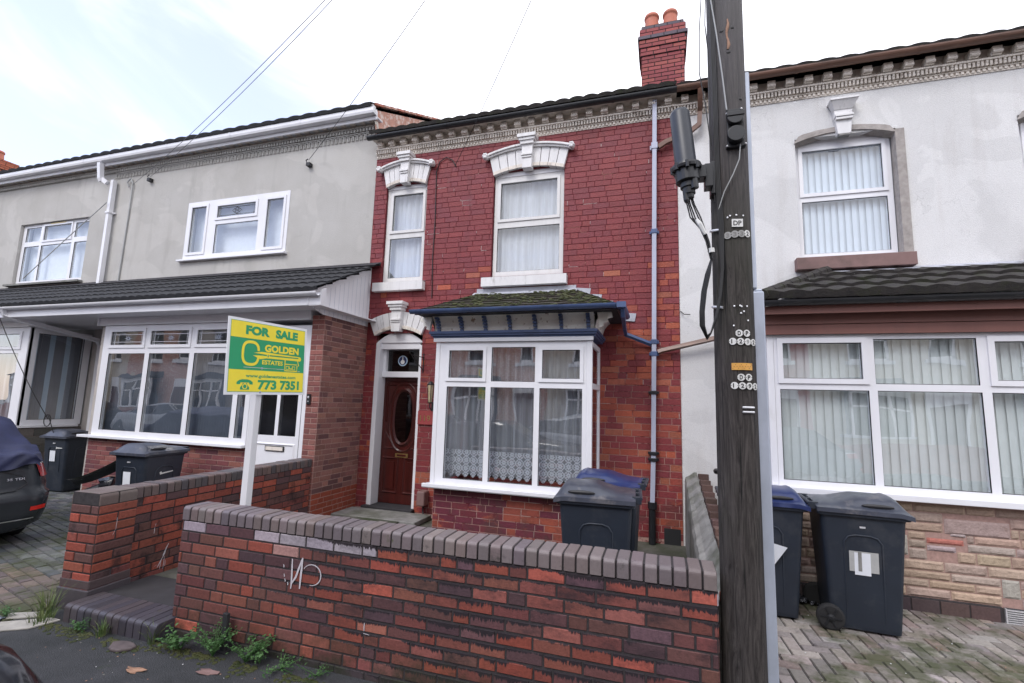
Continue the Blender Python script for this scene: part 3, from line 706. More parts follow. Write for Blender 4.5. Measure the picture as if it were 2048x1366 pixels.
def shell(parent, x0, x1, y0, ye, z_eave, ridge, back=11.6, side_mat='grey_render', zbase=0):
    """party walls and back wall so the rooms behind the windows are really closed"""
    mb = MB(); mb.mat(side_mat); e = .02
    for x in (x0+.05, x1-.15): mb.prism([(x, y0+.16, zbase), (x, back, zbase), (x, back, z_eave-.1), (x, ridge[0], ridge[1]-.12), (x, y0+.16, z_eave-.12)], (.1, 0, 0))
    mb.box(x0+.05, x1-.05, back, back+.12, zbase, z_eave-.1)
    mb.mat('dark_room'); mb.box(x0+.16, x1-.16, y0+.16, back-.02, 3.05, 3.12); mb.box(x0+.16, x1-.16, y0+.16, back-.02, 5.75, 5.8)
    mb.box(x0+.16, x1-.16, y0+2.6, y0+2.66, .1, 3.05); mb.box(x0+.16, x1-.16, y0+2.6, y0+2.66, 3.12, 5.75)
    return mb.build('party_wall', None, parent)

# =================================================================== HOUSE 2 : red painted brick
h2 = thing('brick_house', 'narrow terraced house of red painted brick with white arched lintels and a square bay window', 'house', (-2.2, 6.6, 0))
XL, XR = -4.60, .25
holes2 = [(-4.36-XL, -3.61-XL, 3.65, 5.31), (-2.45-XL, -1.34-XL, 3.65, 5.31), (-4.37-XL, -3.55-XL, .10, 2.84), (-2.80-XL, -.86-XL, .66, 2.50)]
mb = MB(); mb.mat('mortar_red'); wall_slab(mb, (XL, 6.6), (1, 0), (0, -1), XR-XL, 0, 6.10, .22, holes2)
mb.mat('brick_painted'); brick_face(mb, (XL, 6.6), (1, 0), (0, -1), XR-XL, .10, 5.83, pick_h2, ch=.0845, bl=.235, jt=.0065, proud=.005, holes=holes2, seed=5, raggy=.0012, chips=.12)
mb.build('wall', None, h2)
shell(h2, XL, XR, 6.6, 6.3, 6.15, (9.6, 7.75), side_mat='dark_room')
roof2 = MB(); roof2.mat('tile_mossy'); tile_roof(roof2, XL, XR, (6.33, 6.155), (9.6, 7.75), 13, tw=.205, amp=.024)
roof2.box(XL, XR, 9.6, 9.62, 7.4, 7.7); roof2.face([(XL, 9.6, 7.78), (XR, 9.6, 7.78), (XR, 11.8, 6.1), (XL, 11.8, 6.1)])
roof2.mat('cream_stone'); roof2.box(XL, XR, 6.36, 6.6, 6.085, 6.10)
rf2 = roof2.build('roof', None, h2)
# chimney on the party line
ch = MB(); ch.mat('mortar_dark'); cx0, cx1, cy0, cy1 = -.30, .50, 8.2, 8.9
def chim(mbk, x0, x1, y0, y1, z0, z1, pick, seed, ch_=.075):
    mbk.mat('mortar_dark').box(x0+.004, x1-.004, y0+.004, y1-.004, z0, z1); mbk.mat('brick_plain')
    brick_face(mbk, (x0, y0+.002), (1, 0), (0, -1), x1-x0, z0, z1, pick, ch=ch_, bl=.225, jt=.012, seed=seed, bond='run')
    brick_face(mbk, (x0+.002, y1), (0, -1), (-1, 0), y1-y0, z0, z1, pick, ch=ch_, bl=.225, jt=.012, seed=seed+1, bond='run')
    brick_face(mbk, (x1-.002, y0), (0, 1), (1, 0), y1-y0, z0, z1, pick, ch=ch_, bl=.225, jt=.012, seed=seed+2, bond='run')
pc = lambda r, x, z, h, row: vary(r.choice([(.30,.085,.085), (.27,.075,.08), (.33,.10,.09), (.25,.07,.075)]), .08, r)
pb = lambda r, x, z, h, row: vary((.13,.11,.13), .12, r)
chim(ch, -.27, .46, 8.2, 8.9, 6.8, 8.07, pc, 1); chim(ch, -.29, .48, 8.18, 8.92, 8.07, 8.22, pc, 2); chim(ch, -.31, .50, 8.16, 8.94, 8.22, 8.37, pc, 4)
chim(ch, -.33, .52, 8.14, 8.96, 8.37, 8.445, pb, 5); chim(ch, -.30, .49, 8.17, 8.93, 8.445, 8.60, pc, 6); chim(ch, -.27, .46, 8.2, 8.9, 8.60, 8.68, pb, 7)
ch.mat('concrete').box(-.2, .4, 8.27, 8.83, 8.68, 8.72)
chm = ch.build('chimney', None, rf2)
def pot(x, y, z, par, s=1.0, name='chimney_pot'):
    m = MB(); m.lathe((x, y, z), [(.135*s, 0), (.13*s, .03), (.115*s, .26), (.112*s, .30), (.128*s, .31), (.130*s, .34), (.120*s, .37), (.105*s, .385), (.09*s, .385), (.09*s, .2)], 24, cap=False); return m.build(name, 'terracotta', par, smooth=True)
pot(-.09, 8.45, 8.68, rf2, 1.05); pot(.24, 8.45, 8.68, rf2, 1.05)
cornice(h2, XL, XR)
eaves_gutter(h2, XL-.06, XR, 6.385, 6.115, .055, 'black_gutter', 1.3)
# upper windows
p_n = [(-4.24, -3.69, 4.53, 5.15), (-4.27, -3.68, 3.73, 4.40)]
f, P = window(h2, -4.355, -3.615, 3.66, 5.25, 6.64, p_n, (0,), gmat='glass_up', fmat='upvc_old'); net_curtain(f, -4.33, -3.63, 3.68, 5.22, 6.76, 'net_up', .06, seed=2, amp=.009); tympanum(f, -4.355, -3.615, 5.25, .09, 6.63)
p_l = [(-2.34, -1.45, 4.56, 5.14), (-2.38, -1.41, 3.73, 4.42)]
f, P = window(h2, -2.44, -1.345, 3.66, 5.24, 6.64, p_l, (0,), gmat='glass_up', fmat='upvc_old'); net_curtain(f, -2.43, -1.35, 3.68, 5.22, 6.76, 'net_up', .06, seed=3, amp=.009); tympanum(f, -2.44, -1.345, 5.24, .10, 6.63)
for (a, b, z) in ((-4.46, -3.555, 3.49), (-2.57, -1.27, 3.48)):
    m = MB(); m.box(a, b, 6.50, 6.62, z, z+.135); m.prism([(a, 6.50, z+.135), (b, 6.50, z+.135), (b, 6.62, z+.16), (a, 6.62, z+.16)], (0, 0, .004)); m.build('sill', 'white_paint', h2, bevel=.006)
arch_lintel(h2, -3.985, .365, 5.27, .075, .31, key=(.075, .52), splay=.07)
arch_lintel(h2, -1.895, .555, 5.255, .085, .30, key=(.085, .53), splay=.07)
arch_lintel(h2, -3.975, .42, 2.77, .11, .27, key=(.085, .48), balls=False, splay=.11, hood=False)
# front door
dr = MB(); dr.mat('door_wood'); Yd = 6.80
dr.box(-4.33, -3.52, Yd, Yd+.045, .15, 2.115)
def ringp(mbk, pts_o, pts_i, y, d):
    n = len(pts_o)
    for k in range(n):
        a, b, c, e_ = pts_o[k], pts_o[(k+1) % n], pts_i[(k+1) % n], pts_i[k]
        ym = y-d; o3 = [((q[0]+w_[0])/2, ym, (q[1]+w_[1])/2) for q, w_ in ((a, e_), (b, c))]
        mbk.face([(a[0], y, a[1]), (b[0], y, b[1]), o3[1], o3[0]]); mbk.face([o3[0], o3[1], (c[0], y, c[1]), (e_[0], y, e_[1])])
def oval(cx, cz, a, b, n=36): return [(cx+a*(abs(cos(t))**.9)*(1 if cos(t) > 0 else -1), cz+b*(abs(sin(t))**.8)*(1 if sin(t) > 0 else -1)) for t in [2*pi*k/n for k in range(n)]]
ringp(dr, oval(-3.92, 1.49, .205, .47), oval(-3.92, 1.49, .15, .40), Yd-.001, .028)
ringp(dr, oval(-3.92, 1.49, .27, .56), oval(-3.92, 1.49, .235, .52), Yd-.001, .014)
for (a, b, c, d) in ((-4.24, -3.96, 2.0, 2.05),):
    pass
for (a, b, c, d) in ((-4.25, -3.96, .86, .30), (-3.88, -3.60, .86, .30)):
    ringp(dr, [(a, d), (b, d), (b, c), (a, c)], [(a+.035, d+.035), (b-.035, d+.035), (b-.035, c-.035), (a+.035, c-.035)], Yd-.001, .018)
    dr.box(a+.07, b-.07, Yd-.014, Yd, d+.07, c-.07)
for s in (-1, 1):
    a, b = sorted((-3.92+s*.33, -3.92+s*.15)); ringp(dr, [(a, .98), (b, .98), (b, 1.06), (a, 1.3)] if s > 0 else [(a, .98), (b, .98), (b, 1.06), (a, 1.3)], [(a+.03, 1.01), (b-.03, 1.01), (b-.03, 1.05), (a+.03, 1.24)], Yd-.001, .014)
    a2, b2 = sorted((-3.92+s*.33, -3.92+s*.29)); ringp(dr, [(a2, 1.4), (b2, 1.4), (b2, 2.03), (a2, 2.03)], [(a2+.012, 1.415), (b2-.012, 1.415), (b2-.012, 2.015), (a2+.012, 2.015)], Yd-.001, .012)
ringp(dr, [(-4.25, 1.98), (-3.60, 1.98), (-3.60, 2.06), (-4.25, 2.06)], [(-4.23, 2.0), (-3.62, 2.0), (-3.62, 2.04), (-4.23, 2.04)], Yd-.001, .012)
door = dr.build('front_door', None, h2)
m = MB(); pts = oval(-3.92, 1.49, .152, .402); m.face([(x, Yd-.006, z) for x, z in pts]); m.build('oval_glass', 'glass_dark', door)
m = MB(); m.mat('brass').box(-4.02, -3.80, Yd-.016, Yd-.001, .86, .92); m.mat('door_wood').box(-3.99, -3.83, Yd-.020, Yd-.016, .875, .905); m.build('letterbox', None, door)
m = MB(); m.box(-3.59, -3.565, Yd-.05, Yd, 1.02, 1.14); m.build('door_handle', 'brass', door)
df = MB(); df.mat('upvc')
df.box(-4.37, -4.295, 6.595, 6.80, .14, 2.62); df.box(-3.60, -3.551, 6.615, 6.84, .14, 2.62)
df.box(-4.295, -3.60, 6.70, 6.84, 2.115, 2.205); df.box(-4.295, -3.60, 6.64, 6.84, 2.56, 2.66); df.box(-4.37, -4.295, 6.595, 6.80, 2.62, 2.66); df.box(-4.295, -4.25, 6.72, 6.84, 2.205, 2.56)
o = df.build('door_frame', None, h2, bevel=.003); tympanum(o, -4.37, -3.551, 2.66, .17, 6.62)
m = MB(); m.face([(-4.25, 6.79, 2.205), (-3.60, 6.79, 2.205), (-3.60, 6.79, 2.56), (-4.25, 6.79, 2.56)]); fl = m.build('fanlight', 'glass_dark', h2)
m = MB(); m.mat('blind_blue'); m.lathe((-3.98, 6.782, 2.385), [(.085, 0), (.085, .002)], 28, (0, -1, 0)); m.mat('bin_blue').lathe((-3.98, 6.779, 2.385), [(.070, 0), (.070, .001)], 28, (0, -1, 0))
m.mat('num_white').lathe((-3.98, 6.777, 2.365), [(.036, 0), (.036, .001)], 16, (0, -1, 0)); m.box(-3.988, -3.972, 6.775, 6.777, 2.38, 2.45); m.build('round_sticker', None, fl)
m = MB(); m.mat('slab_dark').box(-4.40, -3.53, 6.50, 6.95, .06, .145); m.mat('concrete').box(-4.55, -3.2, 6.0, 6.5, .05, .115); m.build('door_step', None, h2, bevel=.008)
# hanging basket bracket, lamp, number plaque, meter box
m = MB(); m.box(-3.515, -3.50, 6.585, 6.60, 2.18, 2.48); m.tube([(-3.508, 6.59, 2.42), (-3.56, 6.34, 2.43), (-3.57, 6.28, 2.45), (-3.575, 6.27, 2.50)], .007, 6); m.tube([(-3.508, 6.59, 2.22), (-3.565, 6.31, 2.43)], .007, 6); m.build('basket_bracket', 'rust_bracket', h2)
m = MB(); m.mat('rust_bracket'); lx, ly = -3.30, 6.47
m.lathe((lx, ly, 1.86), [(.004, .19), (.03, .175), (.055, .145), (.06, .14), (.052, .13)], 6); m.lathe((lx, ly, 1.72), [(.028, 0), (.034, .008), (.055, .015)], 6)
for k in range(6): a = 2*pi*k/6; m.tube([(lx+.030*cos(a), ly+.030*sin(a), 1.73), (lx+.052*cos(a), ly+.052*sin(a), 1.995)], .004, 4)
m.tube([(lx, 6.6, 1.66), (lx, 6.52, 1.62), (lx, ly, 1.66), (lx, ly, 1.72)], .008, 6); m.box(lx-.03, lx+.03, 6.585, 6.6, 1.56, 1.74)
lo = m.build('wall_lantern', None, h2); m = MB(); m.lathe((lx, ly, 1.735), [(.029, 0), (.050, .255)], 6, cap=False); m.build('lantern_glass', 'amber_glass', lo); m = MB(); m.lathe((lx, ly, 1.74), [(.012, 0), (.02, .05), (.022, .08), (.01, .12)], 10); m.build('bulb', 'brass', lo, smooth=True)
m = MB(); m.mat('red_terr').box(-3.54, -3.28, 6.565, 6.60, 1.40, 1.60); m.mat('brass').text('119', (-3.50, 6.5645, 1.45), (1, 0, 0), (0, 0, 1), .17, .085, .0, .001); m.build('number_plaque', None, h2)
m = MB(); m.box(-3.43, -3.30, 6.44, 6.60, .23, .44); mo = m.build('meter_box', 'brown_sill', h2, bevel=.02); wires('meter_pipe', [(-3.36, 6.55, .23), (-3.37, 6.55, .16), (-3.34, 6.52, .1)], .012, 'black_plastic', mo)
# bay window
BX0, BX1, BY = -2.91, -.80, 5.80
bw = MB(); bw.mat('mortar_red')
bw.box(-2.87, -.84, 5.86, 6.60, 0.05, .64)
bw.mat('brick_painted'); brick_face(bw, (-2.87, 5.86), (1, 0), (0, -1), 2.03, .05, .63, lambda r, x, z, h, row: vary(r.choice([(.16,.03,.045), (.14,.026,.042), (.30,.07,.045)] if x > 1.0 else [(.15,.028,.045), (.135,.025,.042), (.17,.03,.04)]), .1, r), ch=.083, bl=.235, jt=.008, seed=8, proud=.005, chips=.5)
brick_face(bw, (-.84, 5.86), (0, 1), (1, 0), .74, .05, .63, pick_h2, ch=.083, bl=.235, jt=.008, seed=9, proud=.005)
bw.build('bay_base', None, h2)
pb_ = [(-2.70, -2.215, 2.07, 2.435), (-2.10, -1.515, 2.03, 2.475), (-1.42, -.945, 2.075, 2.435), (-2.72, -2.17, .765, 1.955), (-2.10, -1.52, .765, 1.955), (-1.45, -.915, .765, 1.955)]
bf, P = window(h2, -2.875, -.86, .69, 2.545, BY, pb_, (0, 2), name='bay_window')
mb = MB(); mb.mat('upvc'); 
for (x0, x1) in ((-2.90, -2.84), (-.86, -.795)): mb.box(x0, x1, 5.79, 5.85, .69, 2.545)
mb.box(-2.97, -.78, 5.71, 5.88, .645, .688); mb.box(-2.97, -.76, 5.70, 5.745, .655, .70); mb.box(-2.93, -.78, 5.76, 5.80, 2.548, 2.60); mb.box(-.86, -.75, 5.80, 6.60, .645, .688)
mb.box(-.835, -.795, 6.52, 6.60, .69, 2.545); mb.box(-.835, -.795, 5.85, 6.52, .69, .76); mb.box(-.835, -.795, 5.85, 6.52, 1.96, 2.03); mb.box(-.835, -.795, 5.85, 6.52, 2.48, 2.545); mb.box(-2.88, -2.84, 5.85, 6.60, .69, 2.545)
mb.build('bay_sill', None, bf, bevel=.005)
m = MB(); m.face([(-.81, 5.85, .76), (-.81, 6.52, .76), (-.81, 6.52, 1.96), (-.81, 5.85, 1.96)]); m.face([(-.81, 5.85, 2.03), (-.81, 6.52, 2.03), (-.81, 6.52, 2.48), (-.81, 5.85, 2.48)]); m.build('side_pane', 'glass', bf)
net_curtain(bf, -2.82, -.90, 1.13, 2.50, 5.95, 'net', .06, seed=5, amp=.022)
# lace hem with scalloped bottom edge
mb = MB(); n = 240; x0, x1 = -2.82, -.90; f_ = lambda x: 5.95+.008*sin(x*60)+.006*sin(x*23)
rows = [[], []]
for i in range(n+1):
    x = x0+(x1-x0)*i/n; s_ = abs(sin(pi*x/.105)); rows[0].append((x, f_(x), .765+.055*(1-s_)**1.0+.012)); rows[1].append((x, f_(x), 1.13))
mb.grid(rows); mb.build('lace_hem', 'lace', bf, smooth=True)
# bay head: blue cornice band, cream frieze with blue brackets, gutter, mossy hipped roof, stepped lead
mb = MB(); mb.mat('blue_paint')
for (a, d, z0, z1) in ((.0, .0, 2.602, 2.625), (.02, .03, 2.625, 2.65), (.035, .05, 2.65, 2.685)): mb.box(-2.94-a, -.76+a, 5.755-d, 6.60, z0, z1)
mb.mat('cream_peel'); mb.box(-2.93, -.77, 5.80, 6.60, 2.685, 2.884)
pp = [(5.795, 2.685), (5.785, 2.75), (5.765, 2.81), (5.725, 2.86), (5.69, 2.884)]; rows = [[(x, a, b) for a, b in pp] for x in (-2.93, -.77)]; mb.grid(rows)
rows = [[(-.77+(5.80-a), 6.6, b) for a, b in pp], [(-.77+(5.80-a), a, b) for a, b in pp]]; mb.grid(rows)
rows = [[(-2.93-(5.80-a), a, b) for a, b in pp], [(-2.93-(5.80-a), 6.6, b) for a, b in pp]]; mb.grid(rows)
frz = mb.build('bay_frieze', None, h2)
for i in range(7):
    x = -2.86+i*(2.02/6)
    m = MB(); m.mat('blue_paint')
    for k in range(5): t = k/5; m.box(x-.021, x+.021, 5.795-.04-.12*t, 5.80, 2.688+.038*k, 2.688+.038*k+.030)
    m.build('frieze_bracket', None, frz)
for (x, s) in ((-.70, 1), (-2.98, -1)):
    m = MB(); pts = [(x+s*.00, 2.70), (x+s*.05, 2.72), (x+s*.04, 2.75), (x+s*.10, 2.775), (x+s*.09, 2.81), (x+s*.15, 2.825), (x+s*.14, 2.884), (x-s*.03, 2.884)]
    m.prism([(a, 5.72, b) for a, b in pts], (0, .05, 0)); m.build('scroll_bracket', 'cream_peel', frz)
mb = MB(); mb.mat('slab_dark'); mb.box(-3.08, -.47, 5.50, 6.60, 2.885, 2.90); mb.mat('black_gutter'); mb.box(-3.09, -.46, 5.498, 5.52, 2.875, 2.93); mb.box(-.478, -.458, 5.52, 6.60, 2.87, 2.93)
mb.build('bay_soffit', None, h2)
g2 = eaves_gutter(h2, -3.13, -.43, 5.455, 2.93, .052, 'blue_paint', .62, name='bay_gutter')
m = MB(); m.mat('blue_paint'); rows = [[(-.42+a*.045, y, 2.93+b*.045) for a, b in [(cos(pi+pi*k/8), sin(pi+pi*k/8)) for k in range(9)]] for y in (5.42, 6.3)]; m.grid(rows); m.box(-.47, -.37, 5.40, 5.50, 2.875, 2.94); m.build('side_gutter', None, g2)
br = MB(); br.mat('tile_moss_heavy')
tile_roof(br, -3.10, -.45, (5.50, 2.915), (6.58, 3.37), 7, tw=.30, amp=.008, step=.02, hipL=lambda t: -3.10+.44*t, hipR=lambda t: -.45-.68*t)
for s, xa, xb in ((1, -.45, -1.13), (-1, -3.10, -2.66)):
    rows = []
    for k in range(6):
        t = k/5; rows.append([(xa+(xb-xa)*t, 5.50+1.08*t, 2.935+.455*t), (xa+(xb-xa)*t, 6.60, 2.935+.455*t)])
    br.grid(rows)
brf = br.build('bay_roof', None, h2)
m = MB(); rr = random.Random(12)        # moss cushions on the bay roof
for k in range(420):
    t = rr.random()**.8; x = rr.uniform(-3.05+.44*t, -.5-.68*t); y = 5.50+1.08*t; z = 2.935+.455*t
    if noise.noise((x*2.2, t*3, 4)) < -.12: continue
    s_ = rr.uniform(.012, .034); m.ball((x, y, z), s_, 6, (1.3, 1, .55))
m.build('moss', 'moss_leaf', brf, kind='stuff')
m = MB()
m.prism([(-2.66, 6.578, 3.37), (-1.14, 6.578, 3.37), (-1.14, 6.578, 3.46), (-2.66, 6.578, 3.465)], (0, .02, 0)); m.prism([(-2.70, 6.50, 3.355), (-1.12, 6.50, 3.355), (-1.12, 6.575, 3.40), (-2.70, 6.575, 3.40)], (0, 0, .006))
for k in range(5):
    x = -1.14+.155*k; z = 3.40-.095*k; m.prism([(x-.02, 6.588-.002*k, z-.09), (x+.19, 6.588-.002*k, z-.11), (x+.21, 6.588-.002*k, z), (x-.0, 6.588-.002*k, z+.02)], (0, .012, 0))
for k in range(2):
    x = -2.84-.17*k; z = 3.36-.12*k; m.prism([(x-.06, 6.588, z-.07), (x+.19, 6.588, z-.05), (x+.19, 6.588, z+.01), (x+.02, 6.588, z)], (0, .012, 0))
m.build('lead_flashing', 'lead', h2)
# downpipes
dp = dpipe(h2, [(-.04, 6.50, 6.06), (-.05, 6.52, 5.4), (-.065, 6.52, 4.1), (-.08, 6.52, 2.6), (-.10, 6.52, 1.2), (-.12, 6.52, .50)], .040)
for z, x in ((5.38, -.05), (4.14, -.064), (2.62, -.08), (2.46, -.082)): clampf(dp, x, 6.52, z, .042, 'lilac_pipe' if z > 5 else 'blue_paint', .045 if z > 5 else .03)
for z, x in ((1.95, -.09), (1.17, -.10), (1.09, -.10)): clampf(dp, x, 6.52, z, .046, 'black_plastic', .022)
m = MB(); m.mat('black_plastic').tube([(-.12, 6.52, .56), (-.12, 6.52, .48), (-.122, 6.52, .47), (-.125, 6.52, .05)], [.058, .058, .045, .045], 10); m.build('pipe_shoe', None, dp); m = MB(); m.mat('black_plastic').tube([(-.045, 6.52, 5.75), (-.046, 6.52, 5.55)], .043, 4); m.build('pipe_joint', None, dp)
dpipe(h2, [(-.41, 5.47, 2.92), (-.41, 5.55, 2.80), (-.45, 6.35, 2.78), (-.44, 6.50, 2.72), (-.11, 6.53, 2.585)], .032, 'blue_paint', 'branch_pipe')
wires('wall_cable', [(-3.10, 6.575, 5.50), (-3.17, 6.57, 5.62), (-3.28, 6.575, 5.68), (-3.40, 6.58, 5.62), (-3.45, 6.585, 5.45), (-3.43, 6.585, 4.6), (-3.44, 6.585, 4.0), (-3.42, 6.585, 3.45), (-3.42, 6.585, 3.36)], .008, 'cable', h2)
m = MB(); m.mat('gasket').box(.02, .22, 6.588, 6.61, .03, .24); m.build('dark_hole', None, h2)  # near-black plate, its colour stands in for the dark of a hole

# =================================================================== HOUSE 1 (grey render, left) and HOUSE 0 (farther left)
def grey_house(name, label, X0, X1, zc, win, holes, gate_right=False):
    h = thing(name, label, 'house', ((X0+X1)/2, 6.6, 0))
    mb = MB(); mb.mat('grey_render'); wall_slab(mb, (X0, 6.6), (1, 0), (0, -1), X1-X0, 0, 6.70, .22, holes); mb.build('wall', None, h)
    shell(h, X0, X1, 6.6, 6.3, 6.68, (9.7, 8.30))
    r = MB(); r.mat('tile_dark'); tile_roof(r, X0, X1+(.03 if gate_right else 0), (6.29, 6.64), (9.7, 8.30), 12, tw=.30, amp=.026); r.face([(X0, 9.7, 8.31), (X1, 9.7, 8.31), (X1, 11.9, 6.6), (X0, 11.9, 6.6)])
    rf = r.build('roof', None, h)
    return h, rf
h1 = None
HX0, HX1 = -11.0, -4.602
h1, rf1 = grey_house('rendered_house', 'grey rendered terraced house with leaded windows and a white door, next to the red house', HX0, HX1, 6.23, None, [(-8.82-HX0, -6.38-HX0, 4.33, 5.47), (-8.9-HX0, -4.85-HX0, .1, 2.7)], True)
h0, rf0 = grey_house('rendered_house', 'farther grey rendered house at the left edge, behind the covered car', -16.6, HX0, 6.35, None, [(-13.95+16.6, -11.66+16.6, 4.05, 5.47), (-15.5+16.6, -11.3+16.6, .1, 2.9)])
rf0.parent['group'] = 'grey rendered houses'; h1['group'] = 'grey rendered houses'
def arch_band(parent, x0, x1, zb, y=6.6, arches=True):
    mb = MB(); mb.mat('grey_render'); d = lambda a: y-a
    if arches:
        n = int((x1-x0)/.085); s = (x1-x0)/n
        for i in range(n):
            cx = x0+(i+.5)*s
            out = [(cx+.036*cos(t), d(.022), zb+.075+.036*sin(t)) for t in [pi*k/8 for k in range(9)]]; inn = [(cx+.020*cos(t), d(.022), zb+.075+.020*sin(t)) for t in [pi*k/8 for k in range(9)]]
            mb.grid([out, inn]); mb.grid([[(p[0], y, p[2]) for p in out], out])
            for s2 in (-1, 1): mb.box(cx+s2*.028-.008, cx+s2*.028+.008, d(.022), y-.001, zb, zb+.075)
        mb.box(x0, x1, d(.03), y-.001, zb+.115, zb+.128)
    z = zb+.13
    n = int((x1-x0)/.062); s = (x1-x0)/n
    for i in range(n):
        cx = x0+(i+.5)*s; mb.box(cx-.018, cx+.018, d(.05), y-.001, z+.01, z+.062)
    mb.box(x0, x1, d(.065), y-.001, z+.065, z+.082)
    o = mb.build('cornice_band', None, parent)
    mb = MB(); mb.mat('cream_stone'); z += .085
    mb.box(x0, x1, d(.02), y-.001, z, z+.24)
    n = int((x1-x0)/.19); s = (x1-x0)/n
    for i in range(n):
        cx = x0+(i+.5)*s; mb.box(cx-.045, cx+.045, d(.14), d(.0205), z+.04, z+.12); mb.ball((cx, y-.15, z+.045), .020, 6)
    mb.build('eaves_bracket', None, o, kind='stuff')
arch_band(h1, HX0, HX1, 6.23); arch_band(h0, -16.6, HX0-.002, 6.23, arches=False)
for hh, x0, x1 in ((h1, HX0+.001, HX1+.06), (h0, -16.6, HX0-.001)):
    m = MB(); m.mat('upvc'); m.box(x0, x1, 6.42, 6.44, 6.455, 6.60); m.box(x0, x1, 6.44, 6.6, 6.50, 6.515); fa = m.build('fascia', None, hh)
    eaves_gutter(hh, x0, x1, 6.365, 6.572, .052, 'upvc', 1.6, squared=True)
# upper window of house 1 : three casements
pz = [(-8.70, -8.33, 4.45, 5.36), (-8.05, -7.13, 5.10, 5.33), (-8.07, -7.05, 4.40, 4.97), (-6.86, -6.49, 4.43, 5.34)]
f, P = window(h1, -8.82, -6.37, 4.31, 5.47, 6.59, pz, (0, 1, 3), gmat='glass_up', sash_w=.05)
m = MB(); m.box(-8.90, -6.33, 6.52, 6.62, 4.275, 4.31); m.build('sill', 'upvc', f, bevel=.005)
m = MB(); m.box(-8.80, -6.39, 6.78, 6.80, 4.33, 5.45); m.build('white_blind', 'paper', f)
m = MB(); m.mat('slab_dark')
def lead_line(mb, a, b, y, t=.0035):
    a = Vector((a[0], 0, a[1])); b = Vector((b[0], 0, b[1])); u = (b-a).normalized(); n = Vector((-u.z, 0, u.x))*t; mb.face([(p.x, y, p.z) for p in (a-n, b-n, b+n, a+n)])
for (x0, x1, z0, z1) in ((-8.05, -7.13, 5.10, 5.33),):
    for a, b in (((x0+.05, z0), (x0+.05, z1)), ((x1-.05, z0), (x1-.05, z1)), ((x0, z0+.04), (x1, z0+.04)), ((x0, z1-.04), (x1, z1-.04))): lead_line(m, a, b, 6.600)
    cx, cz = (x0+x1)/2, (z0+z1)/2
    for q in (((-.11, 0), (0, .07)), ((0, .07), (.11, 0)), ((.11, 0), (0, -.07)), ((0, -.07), (-.11, 0)), ((-.05, .0), (.0, .07)), ((.0, .07), (.05, 0)), ((.05, 0), (0, -.07)), ((0, -.07), (-.05, 0)), ((-.07, .04), (.07, -.04)), ((-.07, -.04), (.07, .04))):
        lead_line(m, (cx+q[0][0], cz+q[0][1]), (cx+q[1][0], cz+q[1][1]), 6.600)
m.build('leading', None, f)
# upper window of house 0
pz = [(-13.83, -13.33, 5.07, 5.40), (-13.20, -12.30, 5.07, 5.40), (-12.18, -11.76, 5.07, 5.40), (-13.83, -13.33, 4.15, 4.96), (-13.25, -12.25, 4.15, 4.96), (-12.15, -11.76, 4.15, 4.96)]
f, P = window(h0, -13.94, -11.68, 4.07, 5.47, 6.66, pz, (1,), gmat='glass_up', sash_w=.04)
m = MB(); m.box(-14.05, -11.6, 6.50, 6.62, 4.02, 4.06); m.build('sill', 'concrete', f)
m = MB(); m.mat('paper').box(-13.9, -11.7, 6.82, 6.84, 4.1, 5.45); m.build('white_blind', None, f)
m = MB(); m.mat('brass').box(-13.0, -12.5, 6.64, 6.66, 5.43, 5.45); m.build('trickle_vent', None, f)
# white downpipe between the two
dp = dpipe(h1, [(-11.16, 6.36, 6.50), (-11.16, 6.40, 6.18), (-11.14, 6.42, 6.12)], .060, 'upvc'); m = MB(); m.mat('upvc').tube([(-11.13, 6.42, 6.16), (-11.03, 6.46, 6.08)], .06, 4); m.tube([(-10.94, 6.52, 6.16), (-10.94, 6.52, 3.93)], .055, 4); m.build('lower_pipe', None, dp)
clampf(dp, -10.94, 6.52, 5.45, .06, 'upvc', .02)
wires('wall_cable', [(-10.55, 6.57, 6.0), (-10.60, 6.56, 6.10), (-10.50, 6.56, 6.18), (-10.44, 6.57, 6.05), (-10.46, 6.58, 5.4), (-10.50, 6.58, 3.95)], .014, 'cable_grey', h1)
# gable upstand against house 2
m = MB(); m.mat('gable_paint'); m.prism([(HX1, 6.48, 6.35), (HX1, 6.48, 6.66), (HX1, 9.7, 8.25), (HX1, 9.7, 7.6), (HX1, 6.6, 6.1)], (.012, 0, 0))
gb = m.build('gable_wall', None, h1); m = MB(); m.mat('terracotta'); r = random.Random(5)
for k in range(15):
    t = k/15; y = 6.40+3.3*t; z = 6.69+1.62*t; m.mat('gable_paint' if k % 3 else 'terracotta'); m.prism([(HX1-.05, y, z+.012), (HX1+.05, y, z+.012), (HX1+.05, y+.24, z+.12), (HX1-.05, y+.24, z+.12)], (0, -.01, .035))
m.mat('white_paint').prism([(HX1-.02, 6.42, 6.52), (HX1+.03, 6.42, 6.52), (HX1+.03, 6.42, 6.68), (HX1-.02, 6.42, 6.68)], (0, -.09, 0)); m.mat('cream_stone').prism([(HX1+.005, 6.60, 6.22), (HX1+.03, 6.60, 6.22), (HX1+.03, 6.48, 6.45), (HX1+.005, 6.44, 6.45)], (0, .02, 0)); m.mat('lead').prism([(HX1+.02, 6.5, 6.27), (HX1+.14, 6.5, 6.27), (HX1+.14, 9.6, 7.80), (HX1+.02, 9.6, 7.80)], (0, 0, .03))
m.build('verge', None, h1)
